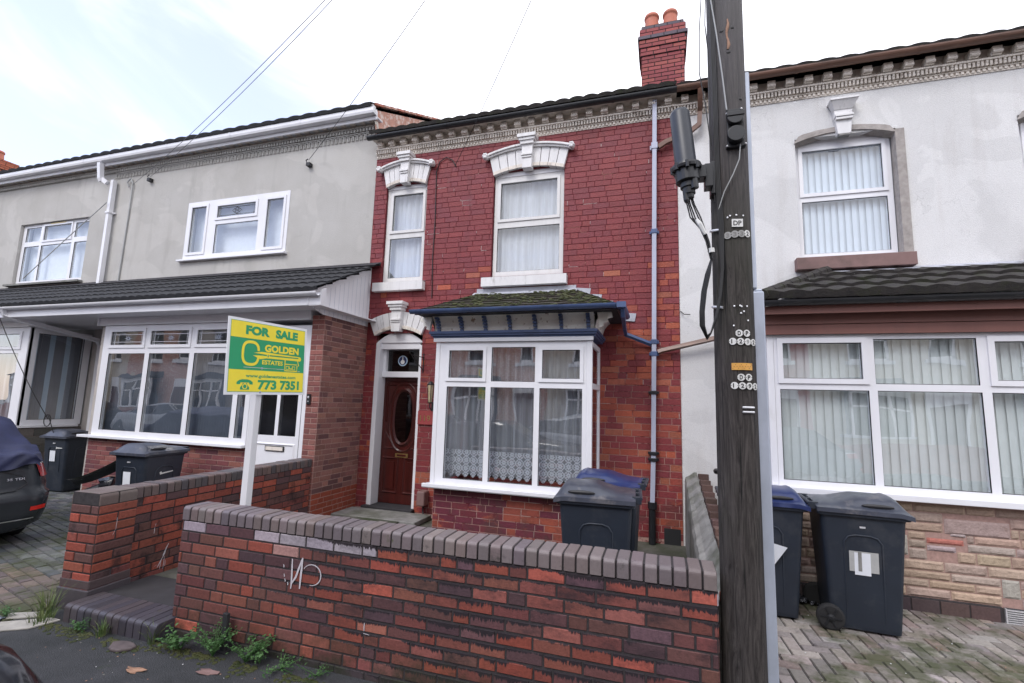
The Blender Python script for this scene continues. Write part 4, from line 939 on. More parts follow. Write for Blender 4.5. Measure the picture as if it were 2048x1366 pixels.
# ---- ground-floor extension of house 1
EY = 5.57
def pk_ext(r, x, z, h, row): return vary(r.choice([(.27, .105, .090), (.24, .095, .082), (.19, .072, .066), (.29, .12, .10), (.25, .11, .095)]), .12, r)
ex = MB(); ex.mat('mortar_pink'); ex.box(-9.11, -5.73, EY+.03, EY+.2, 0, .985); ex.mat('brick_plain'); brick_face(ex, (-9.11, EY+.03), (1, 0), (0, -1), 3.38, .04, .985, lambda r, x, z, h, row: vary(r.choice([(.25, .085, .08), (.21, .07, .075), (.15, .055, .065), (.28, .11, .09)]), .12, r), jt=.011, seed=31, bond='run')
brick_face(ex, (-9.11, EY+.2), (0, -1), (-1, 0), .17, .04, .985, pk_ext, jt=.011, seed=32)
ex.mat('beige_render').box(-9.16, -9.06, EY+.04, 6.6, 0, 2.92)
ex.build('front_wall', None, h1)
pl = MB(); pl.mat('mortar_pink'); pl.box(-4.775, -4.562, EY+.005, 6.6, 0, 2.93); pl.mat('brick_plain'); brick_face(pl, (-4.778, EY+.005), (1, 0), (0, -1), .218, 0, 2.93, pk_ext, jt=.011, seed=21, bond='run', ch=.0735, bl=.218, inset=.004)
brick_face(pl, (-4.562, EY+.002), (0, 1), (1, 0), 1.03, 0, 2.93, lambda r, x, z, h, row: vary(r.choice([(.25, .115, .098), (.215, .098, .086), (.14, .066, .066), (.28, .135, .11), (.235, .115, .10)]) if z > .42 else (.27, .062, .035), .13, r), jt=.011, seed=22, ch=.0735, bl=.225)
pl.build('pillar', None, h1)
pz = [(-8.84, -8.10, 2.53, 2.755), (-7.92, -7.10, 2.53, 2.755), (-6.92, -6.12, 2.53, 2.755), (-8.87, -8.03, 1.13, 2.39), (-7.93, -7.06, 1.13, 2.39), (-6.96, -6.10, 1.13, 2.39), (-6.01, -5.86, 1.13, 2.66)]
f, P = window(h1, -9.03, -5.775, 1.04, 2.86, EY, pz, (0, 1, 2), sash_w=.05)
m = MB(); m.box(-9.24, -5.77, EY-.08, EY+.03, 1.0, 1.04); m.build('sill', 'upvc', f, bevel=.004)
vblind(f, -8.98, -5.82, 1.06, 2.46, 5.74, 'blind_dark', sw=.06, ang=35, seed=7)
m = MB(); m.mat('gasket')
for (x0, x1) in ((-8.84, -8.10), (-7.92, -7.10), (-6.92, -6.12)):
    z0, z1 = 2.53, 2.755; cx, cz = (x0+x1)/2, 2.64; m.mat('alu')
    for a, b in (((x0+.06, z0), (x0+.06, z1)), ((x1-.06, z0), (x1-.06, z1)), ((x0, z0+.05), (x1, z0+.05)), ((x0, z1-.05), (x1, z1-.05))): lead_line(m, a, b, EY+.012, .004)
    m.mat('galv')
    for k in range(8): a = 2*pi*k/8; m.face([(cx+.02*cos(a-.5), EY+.013, cz+.014*sin(a-.5)), (cx+.10*cos(a), EY+.013, cz+.065*sin(a)), (cx+.02*cos(a+.5), EY+.013, cz+.014*sin(a+.5))])
m.build('leading', None, f)
# white front door of house 1
pz = [(-5.61, -5.295, 1.20, 1.95), (-5.235, -4.925, 1.20, 1.95), (-5.63, -4.87, 2.18, 2.70)]
f, P = window(h1, -5.725, -4.785, .12, 2.79, EY+.02, pz, (), name='front_door', gmat='glass_frost')
m = MB(); m.mat('upvc'); 
for q in ((-5.66, -4.87, .22, 2.08),):
    for (a, b, c, d) in ((q[0], q[1], q[2], q[2]+.006), (q[0], q[1], q[3]-.006, q[3])): pass
m.mat('gasket').box(-5.68, -5.676, EY+.016, EY+.02, .2, 2.1); m.box(-4.856, -4.852, EY+.016, EY+.02, .2, 2.1); m.box(-5.676, -4.856, EY+.016, EY+.02, 2.096, 2.1)
m.build('door_gap', None, f)
m = MB(); m.mat('upvc'); ringp(m, [(-5.62, .26), (-4.91, .26), (-4.91, 1.10), (-5.62, 1.10)], [(-5.58, .30), (-4.95, .30), (-4.95, 1.06), (-5.58, 1.06)], EY+.019, .014); m.build('door_panel', None, f)
m = MB(); m.mat('gasket').box(-5.42, -5.09, EY+.004, EY+.019, .985, 1.055); m.mat('cream_stone').box(-5.405, -5.105, EY-.002, EY+.004, .995, 1.045); m.build('letterbox', None, f)
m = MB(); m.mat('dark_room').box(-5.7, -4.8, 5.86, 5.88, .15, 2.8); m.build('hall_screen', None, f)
m = MB(); m.mat('black_plastic').box(-4.75, -4.69, EY-.02, EY, 1.66, 1.80); m.mat('alu').lathe((-4.72, EY-.021, 1.76), [(.016, 0), (.016, .003)], 12, (0, -1, 0)); m.mat('alu').lathe((-4.72, EY-.021, 1.70), [(.009, 0), (.009, .003)], 12, (0, -1, 0)); m.build('doorbell', None, h1)
# porch roof, fascia and gutter; one run per house
def porch(h, x0, x1, right_end):
    m = MB(); m.mat('tile_dark'); tile_roof(m, x0, x1, (5.14, 3.205), (6.60, 3.94), 5, tw=.165, amp=.020, step=.022)
    pr = m.build('porch_roof', None, h)
    m = MB(); m.prism([(x0, 6.555, 3.93), (x1-.01, 6.555, 3.93), (x1-.01, 6.592, 4.0), (x0, 6.592, 4.0)], (0, .008, .003)); m.prism([(x0, 6.42, 3.90), (x1-.02, 6.42, 3.90), (x1-.02, 6.59, 3.985), (x0, 6.59, 3.985)], (0, 0, .006)); m.build('lead_flashing', 'slab_dark', pr)
    m = MB(); m.mat('upvc'); m.box(x0, x1, 5.21, 5.235, 3.0, 3.17); m.box(x0, x1, 5.235, 6.6, 2.995, 3.01)
    m.build('fascia', None, h)
    eaves_gutter(h, x0, x1, 5.158, 3.165, .050, 'upvc', .62, name='porch_gutter')
porch(h1, -9.9, -4.37, True); porch(h0, -16.6, -9.902, False)
m = MB(); m.mat('upvc'); m.box(-9.14, -4.79, EY-.03, EY+.2, 2.865, 2.995)
for k in range(5): m.box(-9.14, -4.79, EY-.033, EY-.0301, 2.885+.024*k, 2.889+.024*k)
m.box(-9.18, -9.14, EY-.04, 6.0, 2.865, 2.995)
m.build('beadboard', None, h1)
m = MB(); m.mat('upvc'); X = -4.553; m.prism([(X, 5.20, 3.01), (X, 5.52, 2.925), (X, 6.597, 2.925), (X, 6.597, 3.915), (X, 5.20, 3.185)], (-.02, 0, 0)); 
m.prism([(-4.372, 5.205, 3.0), (-4.372, 5.205, 3.21), (-4.372, 5.30, 3.25), (-4.372, 5.30, 3.0)], (.016, 0, 0)); m.box(-4.552, -4.356, 5.21, 5.30, 2.992, 3.004)
mw = m.build('gable_cladding', None, h1)
m = MB(); m.mat('galv')
for k in range(13): y = 5.33+.1*k; m.face([(X+.0015, y, 2.93), (X+.0015, y+.006, 2.93), (X+.0015, y+.006, 3.02+max(0, .5*(y-5.0))), (X+.0015, y, 3.02+max(0, .5*(y-5.0)))])
m.build('board_joint', None, mw)
m = MB(); m.mat('upvc').lathe((-9.55, 5.95, 2.995), [(.05, 0), (.055, -.02), (.045, -.035)], 16); m.lathe((-9.55, 5.93, 2.955), [(.045, .02), (.05, 0), (.04, -.03), (.02, -.045)], 16); m.mat('gasket').lathe((-9.53, 5.90, 2.945), [(.026, 0), (.026, .022)], 14, (.4, -.8, -.3)); m.build('security_camera', None, h1, smooth=True)
# house 0 ground floor : square bay with stone base
pz = [(-12.6, -11.24, 2.52, 2.76), (-12.6, -11.24, 1.17, 2.40), (-14.0, -12.7, 2.52, 2.76), (-14.0, -12.7, 1.17, 2.40)]
f, P = window(h0, -14.2, -11.0, 1.10, 2.88, EY, pz, (0, 2), sash_w=.05); m = MB(); m.box(-14.3, -10.93, EY-.08, EY+.03, 1.06, 1.10); m.box(-11.0, -10.93, EY+.03, 6.5, 1.06, 1.10); m.build('sill', 'upvc', f, bevel=.004)
net_curtain(f, -14.1, -11.1, 1.1, 2.86, 5.85, 'net', .12, seed=12, amp=.03)
fs, P = window(h0, .02, 1.0, 1.10, 2.88, 0, [(.14, .88, 1.2, 2.79)], (), name='bay_side_window', U=(0, 1, 0), O=(-11.0, 5.57, 0), gmat='glass')
vblind_rows = MB(); r = random.Random(2)
for k in range(9): vblind_rows.mat('blind_dark' if k % 3 else 'blind_blue').box(-11.12, -11.115, 5.70+.085*k, 5.70+.085*k+.083, 1.2, 2.8)
vblind_rows.build('vertical_blind', None, fs)
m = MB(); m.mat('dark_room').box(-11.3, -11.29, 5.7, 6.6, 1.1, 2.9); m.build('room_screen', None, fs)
m = MB(); m.mat('upvc').box(-14.2, -10.99, EY-.03, EY+.2, 2.885, 2.995); m.build('beadboard', None, h0)
m = MB(); m.mat('mortar_grey').box(-14.2, -10.97, EY+.02, 6.6, 0, 1.055); m.mat('brick_plain')
pks = lambda r, x, z, h, row: vary(r.choice([(.15, .14, .125), (.12, .12, .11), (.18, .16, .14)]), .15, r)
brick_face(m, (-14.2, EY+.02), (1, 0), (0, -1), 3.22, .0, 1.05, pks, ch=.15, bl=.45, jt=.01, seed=41, proud=.012); brick_face(m, (-10.97, EY+.02), (0, 1), (1, 0), 1.0, 0, 1.05, pks, ch=.15, bl=.42, jt=.01, seed=42, proud=.012); m.build('bay_base', None, h0)
m = MB(); m.mat('beige_render').box(-10.96, -9.165, 6.575, 6.598, 0, 2.99); m.build('recess_wall', None, h0)
dpipe(h0, [(-11.02, 5.16, 3.13), (-11.02, 5.2, 3.04), (-10.9, 5.3, 2.98), (-10.55, 6.40, 2.74), (-10.62, 6.50, 2.66), (-10.62, 6.52, .3)], .048, 'upvc'); 
# farthest house with the chimney seen over the eaves
h00 = thing('rendered_house', 'farthest house of the row, only its orange chimney stack showing over the eaves', 'house', (-20, 6.6, 0), 'grey rendered houses')
m = MB(); m.mat('grey_render').box(-24, -16.62, 6.6, 11.6, 0, 6.6); m.build('wall', None, h00)
m = MB(); m.mat('tile_dark'); tile_roof(m, -24, -16.62, (6.29, 6.64), (9.7, 8.3), 8, tw=.3); m.face([(-24, 9.7, 8.31), (-16.62, 9.7, 8.31), (-16.62, 11.9, 6.6), (-24, 11.9, 6.6)]); r00 = m.build('roof', None, h00)
pco = lambda r, x, z, h, row: vary((.42, .13, .075), .12, r)
m = MB(); chim(m, -22.95, -21.10, 8.9, 9.7, 7.4, 9.05, pco, 51); chim(m, -23.00, -21.05, 8.85, 9.75, 9.05, 9.28, pco, 52); chim(m, -22.95, -21.13, 8.9, 9.7, 9.28, 9.42, pco, 53); m.build('chimney', None, r00)
for x in (-21.45, -21.95, -22.45): pot(x-.1, 9.3, 9.42, r00, 1.25)

# =================================================================== HOUSE 3 : white render, right
h3 = thing('rendered_house', 'white rendered terraced house on the right with brown fascia and vertical blinds', 'house', (3, 6.6, 0))
WX0, WX1 = .252, 8.0
mb = MB(); mb.mat('white_render'); wall_slab(mb, (WX0, 6.61), (1, 0), (0, -1), WX1-WX0, 0, 6.10, .22, [(1.70-WX0, 2.80-WX0, 3.65, 5.27), (3.98-WX0, 5.0-WX0, 3.65, 5.24), (1.3-WX0, 5.2-WX0, .4, 2.6)]); mb.build('wall', None, h3)
shell(h3, WX0, WX1, 6.6, 6.3, 6.15, (9.6, 7.75), side_mat='white_render')
m = MB(); m.mat('tile_mossy'); tile_roof(m, WX0, WX1, (6.36, 6.13), (9.6, 7.75), 12, tw=.24, amp=.022); m.face([(WX0, 9.6, 7.78), (WX1, 9.6, 7.78), (WX1, 11.8, 6.1), (WX0, 11.8, 6.1)]); m.build('roof', None, h3)
cornice(h3, WX0, WX1, y=6.61)
g3 = eaves_gutter(h3, WX0+.002, WX1, 6.39, 6.125, .058, 'brown_gutter', 1.3)
pz = [(1.80, 2.68, 4.56, 5.14), (1.775, 2.71, 3.755, 4.45)]
f, P = window(h3, 1.715, 2.775, 3.67, 5.265, 6.72, pz, (0,), gmat='glass_up'); vblind(f, 1.74, 2.76, 3.72, 5.22, 6.82, 'blind_light', sw=.089, ang=17); tympanum(f, 1.715, 2.775, 5.265, .08, 6.71)
pz = [(4.1, 4.9, 4.56, 5.14), (4.1, 4.9, 3.755, 4.45)]
f, P = window(h3, 4.0, 5.0, 3.67, 5.24, 6.72, pz, (0,), gmat='glass_up'); vblind(f, 4.02, 4.98, 3.72, 5.2, 6.86, 'blind_light', seed=3)
def rough_arch(parent, x0, x1, zs, rise):
    m = MB(); n = 22; cx = (x0+x1)/2; hw = (x1-x0)/2; o0, o1, i0, i1 = [], [], [], []
    for k in range(n+1):
        a = -1+2*k/n; x = cx+a*hw; z = zs+rise*(1-a*a); j = .006*noise.noise((x*9, z*9, 1)); z2 = zs+.105+rise*(1-a*a)*.8 - (.07*max(0, abs(a)-.9)/.1)
        o0.append((x, 6.592, z2+j)); i0.append((x, 6.588, z+.02)); i1.append((x, 6.70, z-.005))
    m.grid([o0, i0, i1]); m.box(x1-.005, x1+.09, 6.590, 6.72, 3.68, zs+.06); return m.build('arch_reveal', 'reveal_stone', parent)
rough_arch(h3, 1.69, 2.79, 5.19, .10); rough_arch(h3, 3.97, 5.0, 5.16, .10)
m = MB(); kx = 2.235; m.mat('white_paint')
m.prism([(kx-.072, 6.53, 5.24), (kx+.072, 6.53, 5.24), (kx+.10, 6.53, 5.56), (kx-.10, 6.53, 5.56)], (0, .09, 0)); m.box(kx-.10, kx+.10, 6.49, 6.62, 5.455, 5.485); m.box(kx-.092, kx+.092, 6.50, 6.62, 5.42, 5.45)
m.prism([(kx-.10, 6.52, 5.56), (kx+.10, 6.52, 5.56), (kx+.15, 6.46, 5.66), (kx-.15, 6.46, 5.66)], (0, .11, 0)); m.box(kx-.155, kx+.155, 6.45, 6.62, 5.66, 5.685); m.mat('concrete').box(kx-.06, kx+.06, 6.528, 6.6, 5.215, 5.24); m.build('keystone', None, h3, bevel=.003)
m = MB(); m.box(1.63, 2.87, 6.50, 6.625, 3.50, 3.655); m.build('sill', 'brown_sill', h3, bevel=.006); m = MB(); m.box(3.93, 5.1, 6.50, 6.625, 3.50, 3.655); m.build('sill', 'brown_sill', h3, bevel=.006)
# bay
RY = 5.45
pz = [(1.195, 1.885, 2.09, 2.45), (1.99, 2.80, 2.045, 2.485), (2.925, 3.62, 2.09, 2.45), (1.16, 1.93, 1.085, 1.98), (2.0, 2.81, 1.085, 1.98), (2.88, 3.66, 1.085, 1.98), (3.73, 4.5, 1.085, 1.98), (3.75, 4.5, 2.045, 2.485)]
f, P = window(h3, 1.115, 4.6, 1.03, 2.535, RY, pz, (0, 2), name='bay_window', sash_w=.05)
m = MB(); m.mat('upvc').box(1.02, 4.7, RY-.10, RY+.03, .975, 1.03); m.box(1.05, 1.113, RY-.005, RY+.07, 1.03, 2.54); m.box(1.05, 1.10, RY+.07, 6.6, 1.03, 2.54); m.build('sill', None, f, bevel=.005)
vblind(f, 1.12, 4.6, 1.07, 2.52, 5.58, 'fabric_blind', sw=.089, ang=11, seed=6)
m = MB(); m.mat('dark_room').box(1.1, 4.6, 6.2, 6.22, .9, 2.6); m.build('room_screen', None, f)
m = MB(); m.mat('brown_fascia'); m.box(.98, 4.8, 5.40, 5.43, 2.535, 2.632); m.box(.98, 4.8, 5.385, 5.42, 2.636, 2.745); m.box(.98, 1.01, 5.43, 6.6, 2.535, 2.74); m.mat('slab_dark').box(.98, 4.8, 5.26, 6.6, 2.746, 2.756); m.mat('brown_fascia').box(.98, 4.8, 5.255, 5.275, 2.72, 2.80)
m.build('bay_fascia', None, h3)
eaves_gutter(h3, .985, 4.85, 5.205, 2.845, .052, 'black_gutter', 1.0, name='bay_gutter')
m = MB(); m.mat('tile_mossy'); tile_roof(m, .98, 5.2, (5.20, 2.885), (6.60, 3.46), 4, tw=.232, amp=.030, step=.038, hipL=lambda t: .985+1.02*t, hipR=lambda t: 5.1)
rows = [[(.985+1.02*t, 5.20+1.40*t, 2.90+.60*t) for t in (0, .25, .5, .75, 1)], [(.985, 6.60, 2.90+.0*t) if t == 0 else (.985+1.02*t*.0, 6.6, 2.90) for t in (0, .25, .5, .75, 1)]]
m.face([(.985, 5.20, 2.90), (.985, 6.6, 2.90), (2.0, 6.6, 3.48)])
for k in range(9):
    t = k/9; a = Vector((.985+1.02*t, 5.20+1.40*t, 2.915+.60*t)); b = Vector((.985+1.02*(t+.12), 5.20+1.40*(t+.12), 2.915+.60*(t+.12)+.004)); m.tube([a, b], [.055, .048], 8)
br3 = m.build('bay_roof', None, h3)
m = MB(); m.prism([(2.05, 6.56, 3.455), (5.1, 6.56, 3.455), (5.1, 6.605, 3.51), (2.05, 6.605, 3.50)], (0, .004, .004)); m.prism([(2.0, 6.42, 3.43), (5.1, 6.42, 3.43), (5.1, 6.57, 3.475), (2.0, 6.57, 3.475)], (0, 0, .006)); m.build('lead_flashing', 'lead', br3)
m = MB(); m.mat('mortar_pink').box(1.08, 4.7, RY+.02, 6.6, .115, .97); m.mat('stone_clad')
rS = random.Random(77); z = .13; row = 0
STONE = [(.42,.31,.24), (.45,.33,.26), (.38,.29,.23), (.46,.35,.27), (.41,.30,.25), (.39,.31,.27)]
special = [(2.44, 2.92, .695, .835, (.37,.28,.25)), (1.98, 2.16, .48, .66, (.44,.41,.36)), (2.30, 2.58, .60, .655, (.50,.19,.15)), (2.30, 2.52, .535, .59, (.45,.38,.37)), (2.48, 2.60, .675, .71, (.42,.37,.36)), (2.82, 2.95, .20, .36, (.44,.42,.38))]
def stone(x0, x1, z0, z1, c):
    g = .004; n = max(3, int((x1-x0)/.02)); k = max(3, int((z1-z0)/.016)); rows = []
    for j in range(k+1):
        zz = z0+g+(z1-z0-2*g)*j/k; rw = []
        for i in range(n+1):
            xx = x0+g+(x1-x0-2*g)*i/n; edge = i in (0, n) or j in (0, k); rw.append((xx, RY+.018-(0 if edge else .012+.007*noise.noise((xx*9, zz*12, 3))+.003*noise.noise((xx*40, zz*45, 3))), zz))
        rows.append(rw)
    m.grid(rows, col=vary(c, .12, rS))
for s_ in special: stone(*s_)
while z < .965:
    hh = rS.choice([.074, .082, .092, .100]); x = 1.08 - rS.random()*.2
    if z+hh > .968: hh = .968-z
    if hh < .02: break
    while x < 4.7:
        ln = rS.uniform(.18, .42); a, b = max(x, 1.08), min(x+ln, 4.7); segs = [(a, b)]
        for s_ in special:
            if s_[2]-.004 < z+hh/2 < s_[3]+.004 or (s_[2] < z+.01 < s_[3]) or (s_[2] < z+hh-.01 < s_[3]):
                segs = [q for a, b in segs for q in ([(a, min(b, s_[0])), (max(a, s_[1]), b)] if not (s_[1] <= a or s_[0] >= b) else [(a, b)])]
        for a, b in segs:
            if b-a > .03: stone(a, b, z, z+hh, rS.choice(STONE))
        x += ln
    z += hh; row += 1
m.build('stone_cladding', None, h3)
m = MB(); m.mat('mortar_dark').box(1.06, 2.80, RY-.015, RY+.2, 0, .128); m.box(3.02, 4.72, RY-.015, RY+.2, 0, .128); m.mat('brick_plain')
pd = lambda r, x, z, h, row: vary(r.choice([(.085,.06,.062), (.07,.052,.058), (.10,.065,.062)]), .12, r)
brick_face(m, (1.06, RY-.015), (1, 0), (0, -1), 1.74, .0, .125, pd, ch=.125, bl=.215, jt=.010, bond='run', seed=3); brick_face(m, (3.02, RY-.015), (1, 0), (0, -1), 1.7, .0, .125, pd, ch=.125, bl=.215, jt=.010, bond='run', seed=4); m.build('plinth', None, h3)
m = MB(); m.mat('dark_room').box(2.82, 3.0, RY, RY+.1, .0, .125); m.mat('alu')
for k in range(7): m.box(2.82, 3.0, RY-.02, RY, .008+.017*k, .016+.017*k)
m.box(2.81, 2.82, RY-.024, RY, 0, .128); m.box(3.0, 3.01, RY-.024, RY, 0, .128); m.build('air_grille', None, h3)
dpipe(h3, [(.98, 5.21, 2.80), (.95, 5.5, 2.74), (.70, 6.48, 2.66), (.02, 6.52, 2.50), (-.03, 6.52, 2.48)], .036, 'brown_gutter', 'branch_pipe')
dpipe(h3, [(.55, 6.36, 6.05), (.55, 6.42, 5.94), (.55, 6.52, 5.80), (.54, 6.52, 5.62), (.42, 6.52, 5.53), (.10, 6.52, 5.42), (.0, 6.52, 5.36)], .042, 'brown_gutter', 'eaves_pipe')
m = MB(); m.lathe((.62, 6.3, 1.02), [(.0, -.02), (.03, -.01), (.035, .02), (.02, .05), (.012, .09)], 10, (.1, -1, .2)); m.build('outside_tap', 'black_plastic', h3, smooth=True)
wires('loose_wire', [(.26, 6.60, 3.04), (.30, 6.56, 2.99), (.38, 6.55, 2.98)], .006, 'cable', h3)

# =================================================================== GARDEN WALLS
def coping(parent, o, u, n, count, pitch, depth, z0, z1, pick, seed, mat='brick_cope', bev=.016, jt=.011, mortar='mortar_dark', jit=.002, name='coping'):
    """brick-on-edge coping: o = front left corner, u along, n towards the back"""
    m = MB(); m.mat(mat); r = random.Random(seed); U = Vector((*u, 0)).normalized(); Nn = Vector((*n, 0)).normalized()
    for k in range(count):
        a = Vector((*o, z0)) + Nn*r.uniform(-jit, jit); dz = r.uniform(-jit, jit); h = z1-z0+dz; rb = bev*1.5
        prof = [(0, 0), (0, h-rb)] + [(rb-rb*cos(R(90*q/5)), h-rb+rb*sin(R(90*q/5))) for q in range(1, 6)] + [(depth-rb+rb*sin(R(90*q/5)), h-rb+rb*cos(R(90*q/5))) for q in range(0, 6)] + [(depth, 0)]
        x0, x1 = pitch*k+jt/2, pitch*(k+1)-jt/2; e = .003; col = vary(pick(r), .1, r); rows = []
        for x, ins in ((x0, e), (x0+e, 0), (x1-e, 0), (x1, e)):
            rows.append([tuple(a+U*x+Nn*(p+(ins if p < depth/2 else -ins))+Vector((0, 0, max(0, z_-ins)))) for p, z_ in prof])
        m.grid(rows, col=col); m.face(rows[0], col); m.face(rows[-1][::-1], col)
    c = m.build(name, None, parent)
    m = MB(); a = Vector((*o, z0)) + U*.004 + Nn*.012; m.obox(a, U, (0,0,1), -Nn, pitch*count-.008, z1-z0-.007, -(depth-.024)); m.build('coping_mortar', mortar, c); return c
PAL_OLD = [(.33,.078,.050), (.30,.074,.050), (.26,.085,.060), (.18,.060,.055), (.155,.052,.054), (.20,.068,.055), (.085,.048,.062), (.070,.042,.058), (.095,.052,.060), (.060,.046,.060), (.14,.066,.055), (.12,.055,.056)]
PAL = [(.30,.074,.050), (.27,.070,.050), (.23,.072,.055), (.19,.062,.054), (.17,.056,.052), (.20,.066,.054), (.15,.058,.054), (.115,.052,.056), (.085,.046,.056), (.10,.050,.056), (.14,.062,.054), (.16,.070,.058), (.24,.082,.060)]
EFF = ((-3.455, -3.34), (-2.84, -2.63), (-2.60, -2.42), (-2.28, -2.08), (-2.05, -1.84))
def pk_front(r, x, z, h, row):
    wx = x-3.47
    if row == 10 and any(a-.02 < wx < b+.02 for a, b in EFF): return vary((.38, .33, .37), .1, r)
    if row == 9 and -2.5 < wx < -2.35: return (.40, .22, .20)
    if row <= 0: return vary((.060,.045,.050), .15, r)
    c = vary(r.choice(PAL), .16, r); k = 1.45 if r.random() < (.10 if x < 1.6 else .22) else .92; return tuple(k*q for q in c)
fw = thing('garden_wall', 'stained red and purple brick wall with grey coping along the pavement, white scrawl on it', 'wall', (-1.6, 2.95, 0))
FX0, FX1, FY = -3.475, .275, 2.84
m = MB(); m.mat('mortar_dark').box(FX0+.006, FX1-.006, FY+.005, FY+.21, -.1, .81); m.mat('brick_wall')
brick_face(m, (FX0, FY+.005), (1, 0), (0, -1), FX1-FX0, -.03, .81, pk_front, ch=.0765, bl=.225, jt=.0115, proud=.006, seed=14, startz=-.0315, inset=.003, raggy=.001)
brick_face(m, (FX0+.006, FY+.215), (0, -1), (-1, 0), .215, -.03, .81, pk_front, ch=.0765, bl=.215, jt=.0115, proud=.006, seed=15, startz=-.0315)
brick_face(m, (FX1-.006, FY), (0, 1), (1, 0), .215, -.03, .81, pk_front, ch=.0765, bl=.215, jt=.0115, proud=.006, seed=16, startz=-.0315)
brick_face(m, (FX1, FY+.21), (-1, 0), (0, 1), FX1-FX0, .0, .81, pk_front, ch=.0765, bl=.225, jt=.0115, proud=.006, seed=17, startz=-.0315)
m.build('brickwork', None, fw)
coping(fw, (FX0, FY-.004), (1, 0), (0, 1), 50, .075, .222, .815, .910, lambda r: r.choice([(.160,.130,.135), (.180,.145,.145), (.145,.120,.130), (.190,.155,.152), (.168,.130,.126)]), 3, jit=.0035)
# white scrawl
m = MB(); m.mat('graffiti')
def stroke(mb, pts, w, y):
    P = [Vector((a, 0, b)) for a, b in pts]; L_, R_ = [], []
    for i, p in enumerate(P):
        t = (P[min(i+1, len(P)-1)]-P[max(i-1, 0)]).normalized(); n = Vector((-t.z, 0, t.x)); ww = w*(.35+.65*sin(pi*min(1, max(.12, (i+.6)/(len(P)+.2)))))/2
        L_.append((p.x+n.x*ww, y, p.z+n.z*ww)); R_.append((p.x-n.x*ww, y, p.z-n.z*ww))
    mb.grid([L_, R_])
gy = FY-.0055
stroke(m, [(-2.43,.655), (-2.427,.60), (-2.425,.55), (-2.423,.50), (-2.425,.46)], .014, gy); stroke(m, [(-2.425,.49), (-2.39,.54), (-2.37,.60), (-2.345,.67)], .015, gy-.0005); stroke(m, [(-2.345,.67), (-2.347,.60), (-2.35,.54), (-2.352,.47)], .016, gy-.001)
stroke(m, [(-2.262+.075*cos(t), .570+.066*sin(t)) for t in [R(150-13*k) for k in range(20)]], .008, gy-.0015)
for (a, b) in ((-2.50,.61), (-2.49,.55), (-2.48,.52), (-2.455,.50)): stroke(m, [(a, b), (a+.005, b-.012), (a+.003, b-.02)], .008, gy)
stroke(m, [(-1.83,.335), (-1.832,.31), (-1.83,.285)], .007, gy); stroke(m, [(-1.835,.272), (-1.81,.270), (-1.79,.268)], .004, gy)
m.build('painted_scrawl', None, fw)
# divider wall on the left
dw = thing('garden_wall', 'low red brick dividing wall running back from its thick front pier to the next porch', 'wall', (-4.6, 4.2, 0))
a0 = Vector((-4.455, 2.86)); a1 = Vector((-4.585, 5.56)); L_ = (a1-a0).length; ud = (a1-a0)/L_; nd = Vector((ud.y, -ud.x))
PAL2 = [(.32,.078,.050), (.29,.074,.050), (.27,.08,.055), (.25,.07,.05), (.20,.062,.055), (.13,.06,.055), (.10,.055,.058)]
pk2 = lambda r, x, z, h, row: vary((.075,.052,.056) if row < 1 else r.choice(PAL2), .15, r)
m = MB(); m.mat('mortar_dark'); P3 = lambda u, d, z: Vector((a0.x+ud.x*u+nd.x*d, a0.y+ud.y*u+nd.y*d, z))
m.prism([P3(.31, -.005, .0), P3(L_, -.005, .0), P3(L_, -.21, .0), P3(.31, -.21, .0)], (0, 0, .82)); m.prism([P3(.004, .036, 0), P3(.316, .036, 0), P3(.316, -.27, 0), P3(.004, -.27, 0)], (0, 0, .82))
m.mat('brick_side'); b0 = P3(.325, -.003, 0); brick_face(m, (b0.x, b0.y), ud, nd, L_-.325, .02, .82, pk2, ch=.0765, bl=.225, jt=.0115, seed=61, startz=.0585-.0765)
b0 = P3(0, .036, 0); brick_face(m, (b0.x, b0.y), ud, nd, .32, .02, .82, pk2, ch=.0765, bl=.32, jt=.011, seed=62, startz=.0585-.0765, bond='run', inset=.006)
b0 = P3(.002, -.272, 0); brick_face(m, (b0.x, b0.y), (-nd.x*-1, -nd.y*-1), (-ud.x, -ud.y), .31, .02, .82, pk2, ch=.0765, bl=.225, jt=.011, seed=63, startz=.0585-.0765, bond='run', inset=.005)
b0 = P3(L_, -.212, 0); brick_face(m, (b0.x, b0.y), (-ud.x, -ud.y), (-nd.x, -nd.y), L_, .02, .82, pk2, ch=.0765, bl=.225, jt=.011, seed=64, startz=.0585-.0765)
m.build('brickwork', None, dw)
m = MB(); m.mat('brick_blue'); r = random.Random(4)
pts = [P3(-.018, .055, 0), P3(.33, .055, 0), P3(.33, -.29, 0), P3(-.018, -.29, 0)]; m.prism(pts, (0, 0, .165), (.07,.06,.068)); m.prism([P3(-.006, .045, .165), P3(.325, .045, .165), P3(.325, -.28, .165), P3(-.006, -.28, .165)], (0, 0, .07), (.085,.06,.062)); m.build('pier_base', None, dw, bevel=.008)
c0 = P3(.315, .004, 0); coping(dw, (c0.x, c0.y), ud, (-nd.x, -nd.y), 32, .0748, .222, .822, .918, lambda r: r.choice([(.115,.085,.082), (.135,.10,.095), (.10,.085,.088), (.15,.105,.095), (.085,.075,.08)]), 8, bev=.012, jit=.004)
c0 = P3(-.004, .040, 0); coping(dw, (c0.x, c0.y), ud, (-nd.x, -nd.y), 2, .158, .318, .822, .922, lambda r: r.choice([(.15,.115,.105), (.17,.125,.115)]), 9, bev=.026, jit=.003, name='pier_cap')
m = MB(); m.mat('graffiti')
b_ = lambda u, z, w, h: m.face([P3(u, .0045, z), P3(u+w, .0045, z), P3(u+w*.9, .0045, z+h), P3(u+w*.1, .0045, z+h)])
